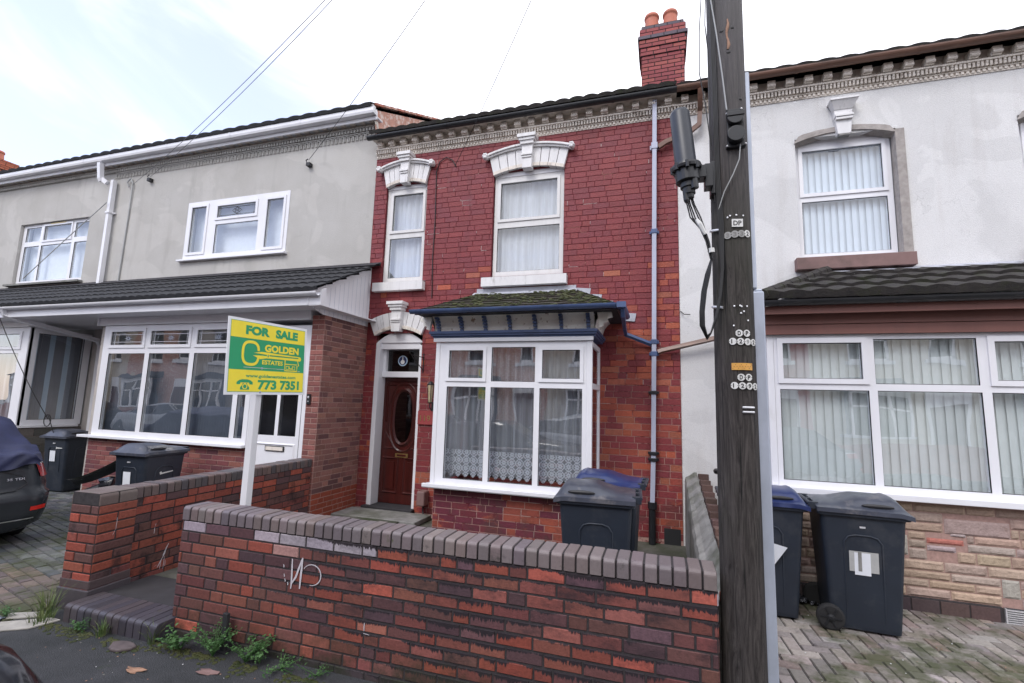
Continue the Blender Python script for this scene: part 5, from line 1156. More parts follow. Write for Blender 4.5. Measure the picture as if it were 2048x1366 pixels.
for (u0, z0, u1, z1, w_) in ((.60, .15, .655, .25, .010), (.645, .23, .672, .31, .016), (.662, .29, .690, .345, .011), (.625, .13, .632, .20, .005), (.66, .12, .662, .24, .005), (.675, .14, .676, .20, .004), (.57, .17, .60, .18, .006), (.53, .47, .532, .53, .006), (.535, .54, .54, .56, .004), (.15, .60, .152, .70, .005), (.13, .56, .145, .60, .004)):
    d_ = .0075 if u0 > .33 else .0465; n_ = 6; A, B = [], []
    for k in range(n_+1):
        t = k/n_; ww = w_*(.4+.6*sin(pi*t))*(1+.4*noise.noise((k*1.3, u0*9, 2))); uu = u0+(u1-u0)*t+.003*noise.noise((k*.9, z0*7, 5)); zz = z0+(z1-z0)*t; A.append(P3(uu-ww/2, d_, zz)); B.append(P3(uu+ww/2, d_, zz))
    m.grid([A, B])
m.build('paint_splash', None, dw)
# brick step with bullnose edge at the gate opening
sp_ = thing('brick_step', 'dark blue brick step with rounded nosing between the two garden walls', 'step', (-3.95, 2.8, 0))
m = MB(); m.mat('brick_blue'); r = random.Random(15)
for k in range(13):
    x0, x1 = -4.40+.0745*k+.003, -4.40+.0745*(k+1)-.004; h = .125+r.uniform(-.0015, .0015); rb = .032; y0 = 2.70+r.uniform(-.002, .002)
    prof = [(y0, -.05), (y0, h-rb)]+[(y0+rb-rb*cos(R(90*q/6)), h-rb+rb*sin(R(90*q/6))) for q in range(1, 7)]+[(2.96, h), (2.96, -.05)]; col = vary(r.choice([(.060,.055,.070), (.052,.048,.060), (.072,.062,.070)]), .1, r); rows = []
    for x, ins in ((x0, .003), (x0+.003, 0), (x1-.003, 0), (x1, .003)): rows.append([(x, p+(ins if p < 2.8 else 0), z_-ins) for p, z_ in prof])
    m.grid(rows, col=col); m.face(rows[0], col); m.face(rows[-1][::-1], col)
st_ = m.build('nosing_brick', None, sp_); m = MB(); m.box(-4.395, -3.44, 2.715, 2.955, -.05, .117); m.build('step_mortar', 'mortar_dark', sp_)
# right garden wall, sloping concrete flaunching over old bricks
gw = thing('garden_wall', 'sloping old wall capped in mossy concrete between the bins and the white house', 'wall', (.36, 4.8, 0))
m = MB(); rows = []; r = random.Random(2)
for k in range(40):
    t = k/39; y = 6.56-3.45*t; zl = .89-.55*t**.95-.02*abs(sin(k*1.7)); zr = zl+.10+.12*t; j = lambda a: .012*noise.noise((a, k*.45, 2.2))
    rows.append([(.27+j(1), y, .0), (.275+j(2), y, zl-.05+j(3)), (.29+j(4), y, zl+j(5)), (.335+j(6), y, zl+.03+j(7)), (.385+j(8), y, zl+.07+.4*(zr-zl-.1)+j(9)), (.42+j(10), y, zr-.03), (.425, y, zr-.06), (.43, y, 0)])
m.grid(rows); m.face(rows[0]); m.face(rows[-1][::-1]); m.build('flaunching', 'concrete', gw)
m = MB(); m.mat('brick_plain')
for k in range(16):
    t = (k+.5)/16; y = 6.56-3.45*t; z = .89-.55*t**.95+.06+.11*t; m.obox((.425, y, z-.05+r.uniform(-.008, .008)), (0, -1, .10+.02*r.random()), (0, 0, 1), (-1, r.uniform(-.06, .06), 0), .205, .07, -.11, vary((.12,.075,.065), .2, r))
m.build('brick_edging', None, gw, bevel=.006)
m = MB(); m.mat('mortar_dark').box(.432, .52, 3.15, 6.56, 0, .32); m.build('wall_base', None, gw)

# =================================================================== POLE
PX, PY, PR = .405, 2.95, .106
tp = thing('telephone_pole', 'weathered dark wooden pole with number discs and hanging black cable dome', 'pole', (PX, PY, 0))
m = MB(); rows = []
for k in range(49):
    z = -.3+8.2*k/48; rr = PR*(1.03-.012*z); rw = []
    for j in range(40):
        a = 2*pi*j/40; d = 1+.012*noise.noise((cos(a)*2.2, sin(a)*2.2, z*.5))+.010*noise.noise((cos(a)*9, sin(a)*9, z*.35)); rw.append((PX+rr*d*cos(a), PY+rr*d*sin(a), z))
    rows.append(rw)
m.grid(rows, close_u=True); m.face(rows[-1]); m.build('shaft', 'pole_wood', tp, smooth=True)
def on_pole(ang, z, d=.004, rr=None):
    r0 = (rr or PR*(1.03-.012*z)*1.008)+d; a = R(ang); return Vector((PX+r0*sin(a), PY-r0*cos(a), z)), Vector((cos(a), sin(a), 0)), Vector((sin(a), -cos(a), 0))
def disc(m, ang, z, r_=.0185, ch='', mat='num_white', tm='num_black', dz=.0, oval_=1.0):
    p, u, n = on_pole(ang, z, .004+dz); m.mat(mat); m.lathe(p, [(r_, 0), (r_, .0022)], 20, n)
    if ch: m.mat(tm); m.text(ch, p-u*r_*.42-Vector((0,0,r_*.62))+n*.0035, u, (0,0,1), r_*.84 if ch != '1' else r_*.3, r_*1.24, .035, .0)
    m.mat('num_black')
    for s in (-1, 1): m.lathe(p+Vector((0,0,0))+u*s*r_*.86+n*.0023, [(.0022, 0), (.0022, .001)], 6, n)
m = MB()
p, u, n = on_pole(10, 2.81); m.mat('num_white').obox(p-u*.030-Vector((0,0,.022)), u, (0,0,1), n, .060, .046, .002); m.mat('num_black').text('DP', p-u*.022-Vector((0,0,.014))+n*.003, u, (0,0,1), .044, .028, .02, 0)
m.build('number_plate', None, tp)
_disc = disc
def disc(mm, *a, **k):
    q_ = MB(); _disc(q_, *a, **k); q_.build('number_disc', None, tp)
for k, ch_ in enumerate('3332'): disc(m, -17+19*k, 2.742+.003*k, .021, ch_, 'faded' if k < 3 else 'num_white', 'concrete' if k < 3 else 'num_black', .0005*(k % 2))
for zz, s in ((2.178, 0), (1.935, 1)):
    for k, ch_ in enumerate('DP'): disc(m, 5+21*k+s*1.5, zz, .0195, ch_, dz=.0006*(k % 2))
for zz, s in ((2.133, 0), (1.890, 1)):
    for k, ch_ in enumerate('1292'): disc(m, -12+20*k+s, zz-.001*k, .0192, ch_, tm='faded' if (k == 2 and not s) else 'num_black', dz=.0006*(k % 2))
m = MB(); rows = []
for z in (1.975, 2.013): rows.append([tuple(on_pole(-17+57*k/8, z, .006)[0]) for k in range(9)])
m.mat('orange_plate').grid(rows); m.mat('num_black')
for k in range(15):
    for j in range(3):
        if (k*7+j*3) % 4 == 0 or j == 1 and k % 2: p, u, n = on_pole(-14+3.6*k, 1.984+.010*j, .0065); m.lathe(p, [(.0018, 0), (.0018, .0008)], 6, n)
m.build('danger_strip', None, tp)
for z in (1.773, 1.748):
    m = MB(); m.mat('alu'); m.tube([tuple(on_pole(8+34*k/6, z, .004)[0]) for k in range(7)], .006, 6); m.build('metal_tag', None, tp, smooth=True)
m = MB(); m.mat('alu'); r = random.Random(6)
for k, (a, z) in enumerate(((-16, 2.848), (-9, 2.856), (8, 2.858), (28, 2.856), (-5, 2.33), (10, 2.332), (14, 2.328), (30, 2.33), (12, 2.29), (32, 2.15+.1), (-8, 2.22), (20, 2.30))): p, u, n = on_pole(a, z); m.lathe(p, [(.005, 0), (.005, .002), (.0025, .003)], 8, n)
m.build('pole_nails', None, tp)
m = MB()
for z in (2.79, 2.335):
    m = MB(); m.tube([tuple(on_pole(-78+42*k/5, z+.012-.004*k, .010)[0]) for k in range(6)], .008, 6); m.build('cable_clip', 'alu', tp, smooth=True)
# knot scars high on the pole
m = MB(); m.mat('leaf_brown')
for (a, z0, z1) in ((0, 3.90, 4.10),): m.tube([tuple(on_pole(a+3*sin(k*1.3), z0+(z1-z0)*k/7, -.002)[0]) for k in range(8)], [.006, .010, .007, .005, .007, .010, .007, .004], 7)
m.mat('num_black')
m.build('resin_scar', None, tp, smooth=True)
for (a, z) in ((-16, 4.03), (14, 4.04), (2, 3.88), (34, 3.58)): p, u, n = on_pole(a, z, -.006); m = MB(); m.mat('num_black').ball(tuple(p), .013, 8, (1.2, .7, .8)); m.build('knot', None, tp, smooth=True)
# galvanised cable guard
m = MB(); gx = PX+PR-.010
m.mat('galv'); m.box(gx, gx+.062, 2.925, 2.985, -.2, 2.43); m.box(gx+.004, gx+.056, 2.935, 2.975, 2.43, 2.445)
cg = m.build('cable_guard', None, tp, bevel=.008); m = MB(); m.mat('galv').box(gx-.004, gx+.028, 2.925, 2.965, 2.445, 3.79); m.build('cable_guard', None, tp, bevel=.008)
m = MB(); m.mat('cable').tube([(gx-.004, 2.955, 3.78), (gx-.012, 2.955, 4.1), (gx-.016, 2.955, 7.6)], .009, 8); r = random.Random(3)
for k in range(12): z = .4+.28*k+r.uniform(-.03, .03); m.ball((gx-.002, 2.918, z), .006, 6)
m.build('guard_cable', None, tp, smooth=True)
# dome closure
dcl = MB(); top = Vector((.122, 2.78, 3.50)); ax = Vector((.036, .0, -.40)).normalized()
dcl.mat('dome_black').lathe(top, [(.0, -.012), (.030, -.009), (.048, .0), (.0565, .02), (.060, .33), (.064, .35)], 28, ax)
dc = dcl.build('cable_dome', None, tp, smooth=True); m = MB(); m.mat('black_plastic'); m.lathe(top+ax*.345, [(.064, 0), (.082, .003), (.085, .015), (.082, .03), (.066, .032), (.066, .10), (.058, .105), (.045, .108), (.045, .135), (.036, .14), (.034, .175), (.026, .178), (.024, .20)], 24, ax)
for k in range(8): a = 2*pi*k/8; q = top+ax*.36+Vector((cos(a), sin(a), 0))*.078; m.lathe(q, [(.011, -.012), (.011, .028)], 8, ax)
m.lathe(top+ax*.40+Vector((.03, -.03, 0)), [(.022, 0), (.022, .10)], 10, ax); m.lathe(top+ax*.50+Vector((-.02, -.01, 0)), [(.016, 0), (.016, .06), (.010, .075)], 10, ax)
m.build('dome_base', None, dc)
m = MB(); m.mat('black_plastic').box(.215, .262, 2.77, 2.85, 3.075, 3.15); m.box(.255, .30, 2.80, 2.88, 3.03, 3.17); m.box(.29, .315, 2.84, 2.93, 3.0, 3.20); m.tube([(.20, 2.79, 3.11), (.30, 2.86, 3.11)], .014, 8); m.build('bracket', None, dc, bevel=.004)
# cable tails from the dome
m = MB(); m.mat('cable')
for k in range(5):
    o_ = .010*(k-2); y0 = 2.80+.008*(k % 3)
    m.tube([(.160+o_*.8, y0, 3.01), (.176+o_, y0, 2.93), (.200+o_*1.4, y0, 2.85), (.236+o_*.6, y0, 2.78), (.262+o_*.4, y0, 2.70), (.282+o_*.3, y0+.01, 2.60)], .0042, 6)
for k in range(4):
    s = .007*k; m.tube([(.283, 2.82+s, 2.61), (.272-s, 2.82+s, 2.52), (.250-s, 2.82+s, 2.42), (.236-s, 2.82, 2.30), (.236-s, 2.82, 2.22), (.250, 2.82+s, 2.165-s), (.270, 2.82+s, 2.18), (.296+s*.4, 2.83, 2.27), (.322+s*.4, 2.84, 2.40), (.335+s*.5, 2.845, 2.55), (.330+s, 2.846, 2.80), (.318+s, 2.85, 3.1), (.315+s, 2.85, 3.6), (.31+s, 2.85, 4.6), (.31+s, 2.86, 7.5)], .0048, 6)
m.build('dome_cable', None, tp, smooth=True)
m = MB(); m.mat('num_white').tube([(.205, 2.79, 2.83), (.222, 2.785, 2.80), (.250, 2.79, 2.74)], [.010, .014, .010], 6); m.build('cable_tie', None, tp); m = MB(); m.mat('num_white').tube([(.281, 2.805, 2.66), (.283, 2.805, 2.635)], .016, 8); m.build('cable_tie', None, tp)
m = MB(); m.mat('cable').tube([(.290, 2.86, 7.4), (.285, 2.86, 4.6), (.248, 2.85, 4.05), (.243, 2.85, 3.78), (.275, 2.85, 3.55), (.302, 2.85, 3.25), (.312, 2.85, 2.95)], .0035, 6); m.tube([(.31, 2.86, 7.4), (.292, 2.86, 4.4), (.282, 2.86, 4.1), (.296, 2.855, 3.9), (.300, 2.855, 3.3)], .0035, 6)
m.mat('cable_grey').tube([(.30, 2.84, 6.5), (.308, 2.83, 4.3), (.340, 2.82, 4.0), (.366, 2.82, 3.72), (.384, 2.82, 3.495)], .0045, 6); m.tube([(.45, 2.815, 3.27), (.442, 2.815, 3.18), (.41, 2.82, 3.10), (.36, 2.83, 3.0), (.325, 2.85, 2.89)], .0035, 6)
m.build('pole_cable', None, tp, smooth=True)
# junction bracket with two round covers
m = MB(); m.mat('black_plastic'); m.box(.385, .475, 2.825, 2.85, 3.26, 3.50); m.box(.378, .482, 2.822, 2.86, 3.262, 3.276)
def halfd(c, r_, d, a0=0, a1=2*pi, n=22):
    pts = [(c[0]+r_*cos(a0+(a1-a0)*k/n), c[1], c[2]+r_*sin(a0+(a1-a0)*k/n)) for k in range(n+1)]; m.prism(pts, (0, -d, 0))
halfd((.427, 2.824, 3.435), .045, .035, pi, 2*pi); m.box(.380, .474, 2.785, 2.824, 3.436, 3.462); halfd((.427, 2.824, 3.325), .047, .042)
jb = m.build('junction_box', None, tp, bevel=.003); m = MB(); m.mat('alu')
for x, z in ((.384, 3.47), (.381, 3.269), (.479, 3.272), (.462, 3.49)): m.ball((x, 2.818, z), .006, 6)
m.build('bolt', None, jb)

# overhead drop wires
top = Vector((PX, PY, 7.75))
ends = [((-10.44, 6.56, 6.02), 'paired thin drop wire ending by the white downpipe of the grey house'), ((-9.95, 6.56, 6.14), 'thin drop wire of the pair ending right of the white downpipe'), ((-5.99, 6.55, 5.98), 'single thin drop wire ending at the hook on the grey render'), ((-3.12, 6.56, 5.49), 'single thin drop wire ending at the red brick house')]
for k, (e_, lb) in enumerate(ends):
    e_ = Vector(e_); pts = []
    for i in range(15):
        t = i/14; p = top.lerp(e_, t); p.z -= .30*4*t*(1-t)*(1 if k < 2 else .5); pts.append(p)
    m = MB(); m.tube(pts, .0045, 5); o = m.build('overhead_wire', 'wire_grey' if k < 2 else 'cable', None, smooth=True); tag(o, lb, 'wire', 'drop wires from the pole')
for (x, z) in ((-9.95, 6.13), (-5.99, 5.95)):
    m = MB(); m.mat('rust_bracket').box(x-.03, x+.05, 6.52, 6.598, z-.09, z-.03); m.tube([(x, 6.6, z-.02), (x-.03, 6.55, z-.03), (x-.06, 6.55, z+.03), (x-.02, 6.55, z+.05)], .010, 6); m.tube([(x+.02, 6.56, z-.06), (x+.08, 6.53, z-.10)], .012, 6); m.build('wire_hook', None, h1)
m = MB(); m.tube([(-10.95, 6.45, 5.65), (-11.7, 6.35, 5.0), (-12.75, 6.2, 4.05)], .009, 6); tag(m.build('slack_wire', 'cable_grey', None, smooth=True), 'slack grey wire crossing diagonally in front of the far left upper window', 'wire')
m = MB(); pts = [Vector((-11.1, 5.10, 3.15)).lerp(Vector((-10.2, 5.6, 1.25)), t/9) - Vector((0, 0, .09*4*(t/9)*(1-t/9))) for t in range(10)]; m.tube(pts, .007, 6)
m.tube([(-10.2+.09*cos(a)-.05, 5.62, 1.22+.10*sin(a)) for a in [k*2*pi/16 for k in range(25)]], .008, 6); m.tube([(-10.2, 5.6, 1.3), (-10.05, 5.65, .95), (-9.95, 5.7, .7)], .007, 6); tag(m.build('slack_wire', 'cable', None, smooth=True), 'slack black wire hanging from the porch gutter to a coil by the far bin', 'wire')

# =================================================================== FOR SALE SIGN
sg = thing('for_sale_sign', 'yellow and green for sale board on a white post behind the front wall', 'sign', (-3.20, 3.15, 0))
SW, SH = .82, .61; a_ = 1.528; su = Vector((cos(a_), sin(a_), 0)); sn0 = Vector((sin(a_), -cos(a_), 0)); pit = -.031; sv = (Vector((0,0,1))*cos(pit)+sn0*sin(pit)); rl = .023
su, sv = su*cos(rl)+sv*sin(rl), sv*cos(rl)-su*sin(rl); sn = su.cross(sv); C0 = Vector((-3.169, 3.223, 2.074)) - su*SW/2 + sv*SH/2
S = lambda u, v, d=0: C0 + su*SW*u - sv*SH*v + sn*d
m = MB(); m.mat('sign_white').prism([S(0, 0), S(1, 0), S(1, 1), S(0, 1)], sn*-.006)
def q(mm, u0, v0, u1, v1, d, mat): mm.mat(mat).face([S(u0, v1, d), S(u1, v1, d), S(u1, v0, d), S(u0, v0, d)])
bd = m.build('board', None, sg)
m = MB(); q(m, .028, .035, .972, .965, .0008, 'sign_green'); q(m, .032, .041, .968, .255, .0014, 'sign_yellow'); q(m, .032, .675, .968, .959, .0014, 'sign_yellow'); m.build('panel', None, bd)
m = MB(); m.mat('sign_green')
def tx(s_, u0, v1, w_, h_, mat='sign_green', bold=.03, d=.0022): m.mat(mat).text(s_, S(u0, v1, d), su, sv, SW*w_, SH*h_, bold, 0)
tx('FOR', .195, .207, .29, .125, bold=.062); tx('SALE', .56, .207, .305, .125, bold=.062)
tx('GOLDEN', .43, .415, .455, .105, 'sign_yellow', .045); tx('ESTATES', .405, .588, .265, .062, 'sign_yellow', .03)
tx('www.goldenestates.com', .22, .785, .635, .058, 'sign_green', .03); tx('773', .365, .935, .235, .135, bold=.05); tx('7351', .645, .935, .265, .135, bold=.05)
def pl_(pts, mat, d=.0022): m.mat(mat).face([S(a, b, d) for a, b in pts])
def strip(pts, w_, mat='sign_yellow', d=.0022, closed=False):
    """even stroke in board units (w_ in metres)"""
    P = [Vector((a*SW, b*SH)) for a, b in pts]; n = len(P); L_, R_ = [], []
    for i in range(n):
        t = (P[(i+1) % n if closed else min(i+1, n-1)]-P[(i-1) % n if closed else max(i-1, 0)]).normalized(); nn = Vector((-t.y, t.x))*w_/2; L_.append(P[i]+nn); R_.append(P[i]-nn)
    if closed: L_.append(L_[0]); R_.append(R_[0])
    m.mat(mat).grid([[S(p.x/SW, p.y/SH, d) for p in L_], [S(p.x/SW, p.y/SH, d) for p in R_]])
ring = []
for k in range(25): t = R(30-330*k/24 - 15+0) ; ring.append((.262+.090*cos(t)*(1), .45+.0+.155*sin(t)))
ring = [(.265+.092*(1 if cos(t) > 0 else -1)*abs(cos(t))**.7, .450+.150*(1 if sin(t) > 0 else -1)*abs(sin(t))**.7) for t in [R(-8-344*k/40) for k in range(41)]]
strip(ring, .023)
pl_([(.30, .440), (.40, .418), (.90, .440), (.905, .455), (.45, .452)], 'sign_yellow', .0021); pl_([(.29, .478), (.36, .470), (.905, .470), (.925, .462), (.925, .49), (.91, .505), (.46, .500), (.38, .52), (.34, .500)], 'sign_yellow', .0021)
for a in (.905,): m.mat('sign_yellow').face([S(a+.020*cos(t), .472+.030*sin(t), .0022) for t in [-2*pi*k/16 for k in range(16)]])
m.mat('sign_yellow').face([S(.475+.016*cos(t), .468+.036*sin(t), .0024) for t in [-2*pi*k/14 for k in range(14)]]); m.mat('sign_green').face([S(.475+.008*cos(t), .468+.022*sin(t), .0026) for t in [-2*pi*k/14 for k in range(14)]])
strip([(.70, .50), (.70, .655), (.87, .655), (.87, .575), (.895, .575), (.875, .50)], .010); strip([(.705, .56), (.865, .56)], .008)
for a in (.735, .822): strip([(a-.018, .59), (a+.018, .59), (a+.018, .635), (a-.018, .635)], .006, closed=True)
strip([(.755, .585), (.765, .625), (.80, .625), (.81, .585)], .010)
strip([(.19, .640), (.69, .640)], .0035, 'cream_stone'); strip([(.88, .655), (.915, .655)], .0035, 'cream_stone')
# telephone pictogram
hs = [(.215+.092*cos(t), .862+.062*sin(t)) for t in [R(180+180*k/16) for k in range(17)]]; m.mat('sign_green')
m.face([S(a, b, .0022) for a, b in ([(.123, .866), (.125, .835), (.150, .812), (.185, .800), (.245, .800), (.280, .812), (.305, .835), (.307, .866), (.270, .866), (.262, .842), (.168, .842), (.160, .866)])][::-1])
m.face([S(a, b, .0020) for a, b in ([(.165, .935), (.165, .905), (.190, .868), (.190, .850), (.205, .850), (.205, .860), (.228, .860), (.228, .850), (.242, .850), (.242, .868), (.268, .905), (.268, .935)])][::-1])
m.mat('sign_yellow').face([S(.216+.029*cos(t), .893+.036*sin(t), .0025) for t in [-2*pi*k/20 for k in range(20)]]); m.mat('sign_green').face([S(.216+.019*cos(t), .893+.025*sin(t), .0028) for t in [-2*pi*k/20 for k in range(20)]])
m.build('lettering', None, bd)
m = MB(); m.mat('galv')
for (a, b) in ((.405, .645), (.40, .965)): m.lathe(S(a, b, .001), [(.010, 0), (.010, .002), (.004, .006)], 12, sn)
m.build('bolt', None, bd)
m = MB(); m.mat('post_white').box(-3.243, -3.183, 3.13, 3.19, .05, 2.34); m.build('post', None, sg, bevel=.004)

# =================================================================== BINS
def make_bin(name, label, lidmat, grp='wheelie bins', dark=False):
    """front faces -Y, hinge at +Y; built at the origin"""
    t = thing(name, label, 'bin', (0, 0, 0), grp)
    def rr(w, y0, y1, r_, z, n=5):
        P = []
        for (cx, cy, a0) in ((w-r_, y1-r_, 0), (-w+r_, y1-r_, 90), (-w+r_, y0+r_, 180), (w-r_, y0+r_, 270)):
            for k in range(n+1): a = R(a0+90*k/n); P.append((cx+r_*cos(a), cy+r_*sin(a), z))
        return P
    m = MB(); m.mat('bin_body')
    rows = [rr(.215, -.235, .235, .03, .02), rr(.22, -.24, .24, .035, .05), rr(.262, -.300, .285, .04, .88), rr(.265, -.305, .29, .04, .90), rr(.285, -.330, .31, .03, .905), rr(.285, -.330, .31, .03, .945), rr(.255, -.30, .28, .03, .95)]
    m.grid(rows, close_u=True); m.face(rows[0][::-1]); m.face(rows[-1])
    b = m.build('body', None, t, bevel=.004)
    m = MB(); m.mat('bin_body')
    for s in (-1, 1):           # raised arched panel outline on both sides
        X = lambda z: s*(.2635-.05*(.88-z)/.83)
        out = [(-.13, .10), (-.13, .70), (-.10, .745), (-.05, .76), (.05, .76), (.10, .745), (.13, .70), (.13, .10)]
        m.tube([(X(z)+s*.001, y, z) for y, z in out], .0075, 6)
    out = [(-.12, .35), (-.12, .72), (-.09, .76), (.09, .76), (.12, .72), (.12, .35)]
    m.tube([(x, -.303+.062*(.88-z)/.83, z) for x, z in out], .006, 6)
    m.build('side_panel', None, t, smooth=True)
    # lid with domed hump; black ellipsoids paint the shade inside the grip openings
    m = MB(); m.mat(lidmat); nx, ny = 26, 30; rows = []
    for j in range(ny+1):
        v = j/ny; y = -.345+.66*v; rw = []
        for i in range(nx+1):
            u = -1+2*i/nx; x = .298*u
            e = (1-abs(u)**6)*(1-abs(2*v-1)**8)
            hump = .078*max(0, 1-abs(u*1.25)**3.0)**.6*(max(0, min(1, v/.16))*(1 if v < .52 else max(.30, 1-(v-.52)*2.6)))
            front = .020*max(0, 1-abs(v-.10)/.12)
            z = .965+.018*e+hump+front*(1-abs(u)**2)-.018*max(0, .12-v)/.12
            rw.append((x, y, z))
        rows.append(rw)
    m.grid(rows)
    def edge(L_, sgn=1): m.grid([L_, [(p[0]*1.01, p[1]+(.0), p[2]-.034) for p in L_]])
    edge(rows[0]); edge(rows[-1]); edge([r_[0] for r_ in rows]); edge([r_[-1] for r_ in rows])
    l = m.build('lid', None, t, smooth=True)
    m = MB(); m.mat('gasket')
    for s in (-1, 1):
        if s > 0: m.build('grip_shade', None, l, smooth=True); m = MB(); m.mat('gasket')
        for k in range(1): m.ball((s*.242, -.12, .998), .05, 14, (.30, 2.3, .34))
    m.build('grip_shade', None, l, smooth=True)
    m = MB(); m.mat('bin_body').tube([(-.22, .355, .975), (.22, .355, .975)], .015, 10)
    for s in (-1, 0, 1): m.box(s*.20-.018, s*.20+.018, .29, .362, .93, .99)
    m.build('handle', None, t, bevel=.004)
    for s in (-1, 1):
        m = MB(); m.mat('tyre').lathe((s*.235, .255, .10), [(.05, -.001), (.085, 0), (.10, .008), (.10, .04), (.085, .048)], 24, (s, 0, 0)); w = m.build('wheel', None, t, smooth=False)
        m = MB(); m.mat('black_plastic').lathe((s*.28, .255, .10), [(.028, 0), (.028, .01), (.012, .016)], 14, (s, 0, 0))
        for k in range(6): a = 2*pi*k/6; m.obox((s*.279, .255+.02*cos(a), .10+.02*sin(a)), (0, cos(a), sin(a)), (0, -sin(a), cos(a)), (s, 0, 0), .055, .012, .010)
        m.build('hub', None, w)
    return t
def move_tree(root, loc, rz): root.location = loc; root.rotation_euler = (0, 0, rz); return root
def copy_bin(src, loc, rz, label):
    def cp(o, par):
        c = o.copy(); COL.objects.link(c); c.parent = par
        for ch_ in list(o.children): cp(ch_, c)
        return c
    c = cp(src, None); c['label'] = label; return move_tree(c, loc, rz)
bg_ = make_bin('wheelie_bin', 'black wheelie bin with grey lid standing behind the front wall, below the bay window', 'bin_lid')
bb_ = make_bin('wheelie_bin', 'wheelie bin with royal blue lid behind the grey lidded one under the bay window', 'bin_blue')
c1 = copy_bin(bg_, (-6.72, 4.93, .012), R(4), 'black wheelie bin with white front sticker, below the bay window of the grey house')
c2 = copy_bin(bg_, (-10.05, 5.95, .012), R(5), 'black wheelie bin farthest left, between the covered car and the white downpipe')
c3 = copy_bin(bg_, (1.57, 4.96, .012), R(90-4), 'black wheelie bin with taped white paper on its side in the right driveway')
c4 = copy_bin(bb_, (.86, 5.02, .012), R(90-2), 'blue lidded wheelie bin half hidden behind the wooden pole')
move_tree(bg_, (-.53, 4.30, .045), R(-90+3)); move_tree(bb_, (-.50, 4.97, .055), R(-90-2))
# stickers on particular bins (children, local coordinates of the bin)
def local_part(parent, name, fn):
    m = MB(); fn(m); me_o = m.build(name, None, None); me_o.parent = parent; return me_o
def f_label(m):
    m.mat('paper').prism([(-.09, -.300+.018, .52), (.03, -.300+.018, .52), (.03, -.300+.008, .70), (-.09, -.300+.008, .70)], (0, -.002, 0)); m.mat('alu').box(-.03, .02, -.308, -.300, .82, .835)
def f_logo(m):
    s = 1; X = lambda z: s*(.2655-.05*(.88-z)/.83); m.mat('num_white'); m.prism([(X(.66), -.05, .655), (X(.66), .12, .675), (X(.675), .12, .688), (X(.675), -.04, .675), (X(.70), -.055, .695), (X(.665), -.075, .68), (X(.65), -.06, .65)], (.002, 0, 0))
local_part(c1, 'front_sticker', f_label); local_part(c1, 'white_emblem', f_logo); local_part(c2, 'front_sticker', f_label)
def f_logo2(m): m.mat('num_white').prism([(.06, -.298, .74), (.18, -.298, .745), (.18, -.298, .755), (.06, -.298, .76), (.05, -.298, .77), (.045, -.298, .73)], (0, -.003, 0))
local_part(c2, 'white_emblem', f_logo2)
def f_paper2(m, s, part):
    X = lambda z, d=0: s*(.2640-.05*(.88-z)/.83+.0065+d)
    def quad(y0, y1, z0, z1, d, mat, sk=0): m.mat(mat).face([(X(z0, d), y0, z0), (X(z0, d), y1, z0), (X(z1, d), y1, z1+sk), (X(z1, d), y0, z1+sk)])
    if part == 'tape': quad(-.10, .10, .475, .635, .001, 'tape')
    if part == 'paper': quad(-.045, .065, .45, .625, .003, 'paper'); quad(.015, .04, .48, .632, .0045, 'concrete')
    if part == 'label': m.mat('alu').face([(X(.82, .002), -.02, .82), (X(.82, .002), .02, .82), (X(.835, .002), .02, .835), (X(.835, .002), -.02, .835)])
for pt_ in ('tape', 'paper', 'label'): local_part(c3, {'tape': 'silver_tape', 'paper': 'taped_paper', 'label': 'maker_label'}[pt_], lambda m: f_paper2(m, -1, pt_))
def f_corner(m): m.mat('paper').prism([(-.288, -.16, .60), (-.288, .02, .64), (-.275, .06, .52), (-.262, -.03, .40)], (-.002, 0, 0))
local_part(c4, 'taped_paper', f_corner)

